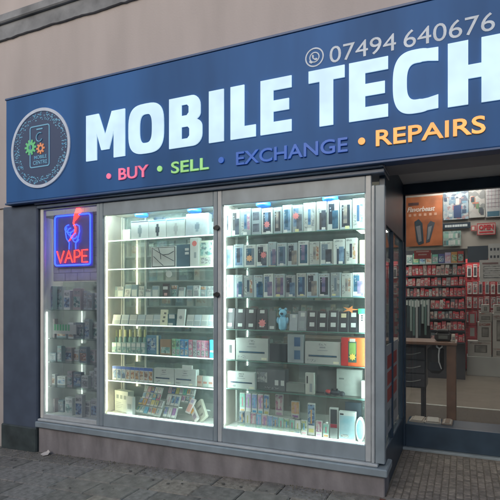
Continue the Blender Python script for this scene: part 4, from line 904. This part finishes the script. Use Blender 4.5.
o = sheet('grid_notice', 485.6, 503, 187.5, 217, YP, c(.40, .40, .41), 'pale notice ruled in a grid at the top right of the door', 'notice')
for k in range(5): art(o, 'ruled_line', c(.18, .16, .2), .05, .95, .35 + .13 * k, .365 + .13 * k)
for k in range(4): art(o, 'ruled_line', c(.30, .16, .2), .14 + .2 * k, .155 + .2 * k, .3, .95, d=1.4)
art(o, 'picture', c(.06, .14, .20), .1, .8, .03, .2)
o = sheet('name_plate', 442.8, 470.5, 222.8, 228.6, YP, c(.025, .04, .06), 'small dark strip sign with pale lettering below the photo posters', 'sign')
for k in range(9): art(o, 'pale_lettering', c(.55, .6, .62), .08 + .09 * k, .14 + .09 * k + random.uniform(0, .03), .3, .7)
o = sheet('product_sheet', 443.2, 461, 231, 246, YP, prt('poster_mint', [(.34, .42, .40), (.12, .28, .28), (.44, .47, .45), (.30, .44, .38)], 40), 'small sheet of mint green product pictures under the dark strip sign', 'poster')
for k in range(14): art(o, 'product_picture', random.choice([c(.12, .30, .32), c(.55, .6, .58), c(.16, .2, .2), c(.3, .5, .42)]), *(lambda u, v: (u, u + .12, v, v + .3))(.04 + (k % 7) * .13, .08 + (k // 7) * .45))
# OPEN sign
o = sheet('open_sign', 477, 495.5, 223, 234.8, YP - .004, c(.46, .36, .34), 'red framed OPEN sign on the beige board in the door', 'sign')
RED = c(.46, .05, .06)
art(o, 'border', RED, 0, 1, .94, 1); art(o, 'border', RED, 0, 1, 0, .06); art(o, 'border', RED, 0, .035, .06, .94); art(o, 'border', RED, .965, 1, .06, .94)
text('lettering', 'OPEN', .10 * o['w'], .90 * o['w'], .42 * o['h'], .86 * o['h'], -.003, .0025, RED, o, .05); art(o, 'small_lettering', RED, .12, .88, .16, .30)
o = sheet('red_tag', 471, 476.6, 225.5, 231, YP - .002, c(.45, .14, .14), 'small red tag between the dark strip and the OPEN sign', 'tag'); art(o, 'white_print', c(.6, .55, .5), .2, .6, .2, .8)
o = sheet('blank_notice', 467.5, 488, 246, 262.5, YP + .01, c(.06, .075, .095), 'blank dark grey notice under the beige board in the door', 'notice')
o = sheet('icon_notice', 488.4, 503, 243.5, 262, YP + .01, c(.44, .44, .43), 'pale notice with rows of small icons at the right of the door', 'notice')
for k in range(8): art(o, 'icon', c(.08, .09, .1), .12 + .24 * (k % 4), .26 + .24 * (k % 4), .62 - .4 * (k // 4), .76 - .4 * (k // 4))
o = sheet('framed_notice', 479.5, 503, 259.8, 281.5, YP - .01, c(.46, .44, .42), 'pale framed timetable notice at the right of the door glass', 'notice', t=.012)
art(o, 'inner_panel', prt('timetable_print', [(.30, .30, .30), (.42, .41, .40), (.14, .14, .14), (.34, .33, .33)], 90, (.4, 1, 1)), .16, .95, .16, .74)
for k in range(5): art(o, 'printed_line', c(.55, .54, .52), .2, .9, .22 + .1 * k, .26 + .1 * k, d=2)
art(o, 'heading', c(.22, .14, .14), .12, .8, .80, .88)
o = sheet('red_label', 414, 431, 246.8, 258.8, YP + .4, c(.42, .09, .09), 'red label card hanging below the orange poster', 'label'); art(o, 'print', c(.6, .4, .38), .12, .88, .55, .65); art(o, 'print', c(.6, .4, .38), .25, .75, .3, .4)

# accessory rack deep in the shop
YRK = 6.2
rk = empty('accessory_rack', 'dark slatted wall rack of red accessory packets seen through the door', 'rack')
xr0, xr1 = WX(330, YRK), WX(465.3, YRK)
bx('back_board', c(.05, .05, .055), rk, xr0, xr1, YRK + .12, YRK + .16, 0, WZ(420, 250, YRK), bv=0)
PCK = [c(.55, .06, .08), c(.50, .05, .07), c(.60, .10, .12), c(.06, .06, .07), c(.58, .54, .50), c(.40, .10, .12), c(.52, .40, .36), c(.12, .14, .16), c(.30, .34, .34)]
rows = [(275.5, 264.5), (286, 276.5), (296.5, 287), (308.5, 298.5), (318.5, 310), (329.5, 320.5), (341, 331.5)]
random.seed(77)
for r_, (pb, pt) in enumerate(rows):
    z = WZ(425, pb, YRK); zt_ = WZ(425, pt, YRK)
    sh = bx('rack_shelf', c(.035, .035, .04), rk, xr0 if r_ < 3 else WX(430, YRK), xr1, YRK - .08, YRK + .119, z - .03, z, bv=.004)
    start = 372 if r_ < 3 else 430.5; a = start; i = 0
    if r_ < 3: a = 404.5
    while a < 464.3:
        bq = min(a + (random.uniform(2.6, 4.6) if a < 456 else random.uniform(4, 5)), 465)
        if bq - a > 1.4 :
            x0, x1 = WX(a, YRK), WX(bq - .25, YRK)
            big = a > 455
            hgt = (zt_ - z) * random.uniform(.74, .97)
            o = MB().box(0, x1 - x0, 0, .05, 0, hgt, bv=.003).build('accessory_packet', PCK[random.choice([0, 1, 2]) if big else random.choice([0, 0, 1, 1, 2, 3, 4, 5, 6, 6, 7, 8])]); o.location = (x0, YRK - .06 + random.uniform(0, .03), z + .001); o['w'] = x1 - x0; o['h'] = hgt
            o.rotation_euler = (0, R(random.uniform(-5, 5)), 0)
            tag(o, 'small accessory packet, %s from left on the %s row of the dark rack' % (ORD[i] if i < 20 else 'number %d' % (i + 1), ORD[r_]), 'packet', 'packets on the accessory rack')
            MB().box(.12 * o['w'], .88 * o['w'], -.002, -.0005, .12 * hgt, .7 * hgt).build('window_panel', random.choice(MIXRED), o); i += 1
        a = bq
# goods on top of the rack
z = WZ(425, 264, YRK) - .0; sh = bx('rack_shelf', c(.30, .32, .33), rk, xr0, xr1, YRK - .10, YRK + .118, z - .02, z, bv=.004)
tops = [c(.50, .55, .52), c(.10, .40, .30), c(.30, .50, .48), c(.55, .56, .52), c(.14, .42, .34), c(.08, .10, .30), c(.45, .40, .62), c(.60, .30, .10), c(.55, .08, .08)]
for i in range(9):
    a = 406.5 + i * 6.4
    o, wd, h = item('stacked_pack', a, a + 6.0, 254 + random.uniform(-1, 2.5) - (2 if i > 5 else 0), z, YRK - .06, .10, tops[i], 'colourful pack, %s from left on top of the dark rack' % ORD[i], 'pack', 'packs on top of the rack', rz=random.uniform(-8, 8)); pic('white_print', o, random.choice(MIX), .08, .92, .15, .75)
for i in range(8):   # long hanging cables and cases at lower left of the rack
    a = 407 + i * 2.9; x0, x1 = WX(a, YRK - .1), WX(a + 2.4, YRK - .1)
    z1_, z0_ = WZ(a, 299.5, YRK - .1), WZ(a, 322 + random.uniform(0, 17), YRK - .1)
    o = MB().box(0, x1 - x0, 0, .03, 0, z1_ - z0_, bv=.004).build('hanging_cable_pack', [c(.05, .06, .06), c(.20, .26, .25), c(.08, .14, .13), c(.30, .33, .32)][i % 4]); o.location = (x0, YRK - .12, z0_); o['w'] = x1 - x0; o['h'] = z1_ - z0_
    tag(o, 'long dark hanging cable pack, %s from left below the rack rows' % ORD[i], 'cable pack', 'cable packs hanging on the rack'); pic('pale_card', o, c(.40, .44, .42), .1, .9, .8, .97)
# red panel at the back with hanging packs
YRD = 7.6
rp = empty('red_wall_panel', 'red slatted wall panel with hanging phone cases behind the boxes', 'wall panel')
xa, xb = WX(465.5, YRD), WX(530, YRD)
zz = 0.05
while zz < WZ(480, 261, YRD):
    bx('slat', mat('red_slatwall', (.45, .045, .055), .45, noise=.1), rp, xa, xb, YRD, YRD + .03, zz, zz + .092, bv=.004); zz += .1
bx('panel_back', c(.12, .02, .02), rp, xa, xb, YRD + .031, YRD + .05, 0, zz, bv=0)
random.seed(5); i = 0
for r_, (pt, pb) in enumerate([(265, 277), (282, 294), (297, 308), (311, 322)]):
    for q in range(6):
        a = 467 + q * 6 + random.uniform(-.5, .5); 
        o = sheet('phone_case_pack', a, a + random.uniform(3.6, 4.8), pt + random.uniform(-1, 1), pb, YRD - .05, random.choice([c(.55, .52, .50), c(.42, .36, .36), c(.58, .56, .54)]), 'pale phone case pack, %s from left in %s row on the red panel' % (ORD[q], ORD[r_]), 'phone case', t=.03); o['group'] = 'phone cases on the red panel'
        art(o, 'case_picture', random.choice([c(.05, .05, .06), MIXRED[1], MIXRED[1], c(.10, .11, .12)]), .16, .84, .10, .76); art(o, 'header_print', random.choice(MIXRED), .06, .94, .82, .97); MB().tube([(o['w'] / 2, .03, o['h'] * .93), (o['w'] / 2, .049, o['h'] * .93)], .004, 6).build('peg_hook', STEEL, o)
# white boxes stacked in front of the red panel
def shopbox(px0, px1, pyt, pyb, Y, depth, label, m, u):
    x0, x1 = WX(px0, Y), WX(px1, Y); pm = (px0 + px1) / 2; z0, z1 = WZ(pm, pyb, Y), WZ(pm, pyt, Y)
    o = MB().box(0, x1 - x0, 0, depth, 0, z1 - z0, bv=.006).build('appliance_box', m); o.location = (x0, Y, z0); o['w'] = x1 - x0; o['h'] = z1 - z0; tag(o, label, 'box')
    art(o, 'product_picture', c(.16, .15, .14), *u, d=2); art(o, 'small_print', prt('box_print', [(.50, .47, .44), (.20, .19, .18), (.48, .45, .42), (.40, .12, .10), (.46, .44, .41)], 55, (.4, 1, 1)), .08, .92, .80, .93); art(o, 'product_picture', mat('appliance_photo', (.16, .155, .15), .4, noise=.5, scale=6, col2=(.42, .40, .37)), u[0] + .06, u[1] - .06, u[2] + .05, u[3] - .06, d=3)
    return o
PW = mat('beige_white_carton', (.55, .53, .50), .6, noise=.05); PW2 = mat('cream_carton', (.50, .47, .43), .6, noise=.05)
zf = None
B = [(467.8, 491.5, 341, 356.5, 'wide white box printed with a dark appliance at the bottom of the stack', PW, (.28, .82, .25, .75)), (477.8, 491.5, 322, 340.8, 'square white box with framed picture, middle of the box stack', PW, (.28, .8, .2, .72)),
     (479.5, 492, 312.5, 321.8, 'low white box third from the bottom of the box stack', PW2, (.15, .85, .2, .6)), (481.5, 489.5, 304.5, 312.3, 'small white box on top of the box stack', PW, (.3, .7, .2, .7)),
     (492.6, 512, 348.5, 357.5, 'wide white box at the foot of the right hand stack', PW2, (.2, .6, .2, .7)), (492.6, 504, 313, 348.3, 'tall white box with dark device picture at the right edge', PW, (.35, .9, .2, .8)), (494, 503, 304.5, 312.8, 'small white box at the top of the right hand stack', PW, (.3, .7, .2, .7))]
for t in B: shopbox(t[0], t[1], t[2], t[3], 7.0, .3, t[4], t[5], t[6])
o = bx('display_plinth', WALLI, None, WX(467, 6.95), WX(515, 6.95), 6.95, 7.5, .001, WZ(480, 356.6, 7.0), bv=.004); tag(o, 'low pale plinth carrying the stacked white boxes', 'plinth')
if o.dimensions.z < .01: pass
# red pack column left of the stack
for i, (pt, pb) in enumerate([(312, 325), (326, 338)]):
    o = sheet('case_pack', 468.5, 476, pt, pb, 7.3, c(.50, .06, .08), 'red packet with pale device, %s of two left of the white boxes' % ['upper', 'lower'][i], 'packet', t=.04); art(o, 'device_picture', c(.42, .42, .40), .2, .8, .15, .85)

# brown counter just inside the door
YT = 2.1
ct = empty('counter', 'brown wooden counter end with open underside just inside the door', 'counter')
WOOD = mat('brown_laminate', (.16, .085, .055), .45, noise=.25, scale=9); tz = WZ(430, 342, YT)
ex = WX(457, YT)
bx('top', WOOD, ct, -1.6, ex, YT, YT + .55, tz - .035, tz, bv=.004)
bx('end_panel', WOOD, ct, WX(446.5, YT), ex - .01, YT + .02, YT + .53, .0005, tz - .036, bv=.004)
bx('end_panel', WOOD, ct, -1.6, -1.55, YT + .02, YT + .53, .0005, tz - .036, bv=.004)
# drawer unit, bag, hook
dr = empty('drawer_unit', 'black plastic drawer unit standing under the brown counter', 'drawers'); yd = YT + .16
x0, x1 = WX(392, yd), WX(426, yd); h = tz - .06; zl = WZ(415, 388, yd)
mb = bx('carcass', c(.03, .032, .036), dr, x0, x1, yd + .01, yd + .36, zl, h, bv=.006)
for k in range(3):
    zz = zl + .015 + k * (h - zl - .02) / 3; d_ = bx('drawer', c(.045, .048, .052), dr, x0 + .01, x1 - .01, yd - .008, yd + .0095, zz, zz + (h - zl - .02) / 3 - .012, bv=.005)
    q = [(x0 + .06 + (x1 - x0 - .12) * t, yd - .012, zz + .09 - .03 * math.sin(math.pi * t)) for t in [i / 8 for i in range(9)]]; MB().tube(q, .006, 6).build('handle', c(.30, .30, .30), d_)
for (xx, yy2) in ((x0 + .04, yd + .05), (x1 - .04, yd + .05), (x0 + .04, yd + .32), (x1 - .04, yd + .32)): MB().box(xx - .02, xx + .02, yy2 - .02, yy2 + .02, .0005, zl - .0005, bv=.004).build('leg', BLACK, dr)
p0, p1 = WX(427, YT + .1), WX(443.5, YT + .1); z0_, z1_ = WZ(435, 374, YT + .1), tz - .05
bag = tag(MB().box(p0, p1, YT + .10, YT + .28, z0_, z1_, bv=.05).build('black_bag', c(.025, .026, .03, .7)), 'black bag hanging under the brown counter', 'bag')
MB().box(p0 + .03, p1 - .03, YT + .085, YT + .099, z0_ + .04, z0_ + .14, bv=.012).build('pocket', c(.035, .036, .04), bag)
mb = MB()
for s_ in (-1, 1): mb.tube([((p0 + p1) / 2 + s_ * .07, YT + .16, z1_ - .004), ((p0 + p1) / 2 + s_ * .06, YT + .16, z1_ + .014)], .008, 6)
mb.build('strap', c(.03, .03, .03), bag)
q = [W(a, b, YT + .05) for a, b in ((436.5, 343.5), (437, 347), (439.5, 348.5), (442, 347), (442.5, 343.8))]; mb = MB().tube(q, .010, 7)
q = [W(a, b, YT + .05) for a, b in ((439.5, 348.5), (438.8, 355), (439, 362), (441.5, 369))]; mb.tube(q, [.010, .009, .008, .006], 7)
tag(mb.build('white_cable', c(.55, .56, .58)), 'white cable looped over the counter edge in front of the bag', 'cable')
# black device and clutter on the counter
o = MB().box(-.09, .09, 0, .16, 0, .10, bv=.02).build('card_printer', c(.018, .018, .02, .4)); o.location = (WX(443, YT + .15), YT + .15, tz + .001); tag(o, 'black till device on the brown counter', 'till')
MB().box(-.07, .07, -.0, .12, .1005, .14, bv=.02).build('hood', c(.02, .02, .022), o); MB().box(-.05, .05, -.003, -.0003, .03, .07).build('paper_slot', c(.12, .12, .12), o)
o = MB().box(-.02, .02, 0, .04, 0, .09, bv=.006).build('small_carton', c(.5, .46, .38)); o.location = (WX(453.5, YT + .12), YT + .12, tz + .001); tag(o, 'small cream carton right of the black till device', 'box'); MB().box(-.014, .014, -.0015, -.0003, .02, .06).build('print', c(.2, .2, .2), o)
# magazines behind the bottom rail, floor strip
for i, (a, b) in enumerate([(409, 424), (424.6, 441), (441.5, 452)]):
    Y_ = DY + .16; x0, x1 = WX(a, Y_), WX(b, Y_)
    o = MB().box(0, x1 - x0, 0, .22, 0, .012).build('magazine', [c(.45, .40, .34), c(.55, .54, .50), c(.26, .20, .17)][i]); o.location = (x0, Y_, gz0 - .008); o.rotation_euler = (0, 0, R([-4, 3, -2][i])); o['w'] = x1 - x0; o['h'] = .012
    tag(o, ['tan', 'pale', 'brown'][i] + ' leaflet pile lying just behind the bottom rail of the door', 'leaflets')
    for k in range(1, 4): MB().box(.01 * k, x1 - x0 - .008 * k, .004, .21, .0121 + .004 * (k - 1), .0157 + .004 * (k - 1)).build('leaflet', [c(.5, .46, .4), c(.58, .56, .52), c(.3, .24, .2)][(i + k) % 3], o)
ls = bx('leaflet_ledge', NAVY, door, gx0 + .001, 1.199, DY + .061, DY + .42, gz0 - .05, gz0 - .009, bv=.003)
p = W(408, 403.5, 3.2); yl = CAM.y + (1.55 / (103.5 / FPX)) * ( _ax.y + _rt.y * (408 - 250) / FPX)
tag(MB().box(-2, XI1, yl, yl + .05, .0005, .012, bv=.003).build('floor_strip', c(.60, .60, .57)), 'pale metal strip across the shop floor inside the door', 'floor strip')
tag(MB().box(-1.9, XI1 - .01, DY + .45, yl - .003, .0005, .004).build('entrance_mat', mat('brown_mat', (.12, .10, .085), .9, noise=.2, scale=60)), 'dark brown entrance mat inside the door', 'mat')

# stock shelves on the partition behind the left cabinet
random.seed(50)
PT = [c(.36, .46, .48), c(.24, .34, .38), c(.48, .54, .54), c(.16, .24, .30), c(.40, .50, .44), c(.54, .50, .46), c(.20, .36, .44)]
su = empty('stock_shelves', 'grey wall shelves of stock dimly seen behind the left cabinet', 'shelves')
for k in range(7):
    z = .45 + k * .34
    bx('stock_shelf', c(.35, .40, .41), su, XI0 + .05, -2.4, 1.50, 1.748, z - .02, z, bv=.003)
    x = XI0 + .3; i = 0
    while x < -2.55 and i < 20:
        wd = random.uniform(.07, .19); h = random.uniform(.12, .27)
        o = MB().box(0, wd, 0, .14, 0, h, bv=.003).build('stock_box', random.choice(PT)); o.location = (x, 1.54 + random.uniform(0, .04), z + .001); o['w'] = wd; o['h'] = h
        tag(o, 'dim stock box, %s from left, %s wall shelf up, behind left cabinet' % (ORD[i], ORD[k]), 'box', 'stock boxes behind the left cabinet')
        MB().box(.12 * wd, .88 * wd, -.002, -.0004, .25 * h, .75 * h).build('printed_panel', random.choice([MIX[0], MIX[1], MIX[4], MIX[2]]), o); x += wd + random.uniform(.01, .07); i += 1
# long red and white wall display seen through the right cabinet
wd_ = empty('wall_display', 'wall display of red and white packets seen through the right cabinet', 'wall display'); YW = 4.6
xa, xb = WX(224, YW), WX(352, YW)
bx('display_board', c(.34, .37, .37), wd_, xa, xb, YW + .1, YW + .14, 0, 2.5, bv=0)
for k in range(7):
    z = .35 + k * .30; bx('display_shelf', c(.20, .22, .22), wd_, xa, xb, YW - .1, YW + .099, z - .02, z, bv=.003)
    x = xa + .05; i = 0
    while x < xb - .12 and i < 20:
        wq = random.uniform(.06, .15); h = random.uniform(.10, .22)
        o = MB().box(0, wq, 0, .12, 0, h, bv=.003).build('display_packet', random.choice([c(.50, .52, .50), c(.42, .10, .12), c(.12, .14, .15), c(.36, .42, .40), c(.55, .48, .36), c(.16, .30, .30)])); o.location = (x, YW - .07 + random.uniform(0, .03), z + .001)
        tag(o, 'small packet, %s from left, %s shelf up, wall display behind right cabinet' % (ORD[i], ORD[k]), 'packet', 'packets on the wall display')
        MB().box(.12 * wq, .88 * wq, -.002, -.0004, .3 * h, .8 * h).build('printed_panel', random.choice(MIXRED + [MIX[4], MIX[1]]), o); x += wq + random.uniform(.005, .06); i += 1
for o in list(bpy.data.objects):
    for k in ('w', 'h'):
        if k in o: del o[k]
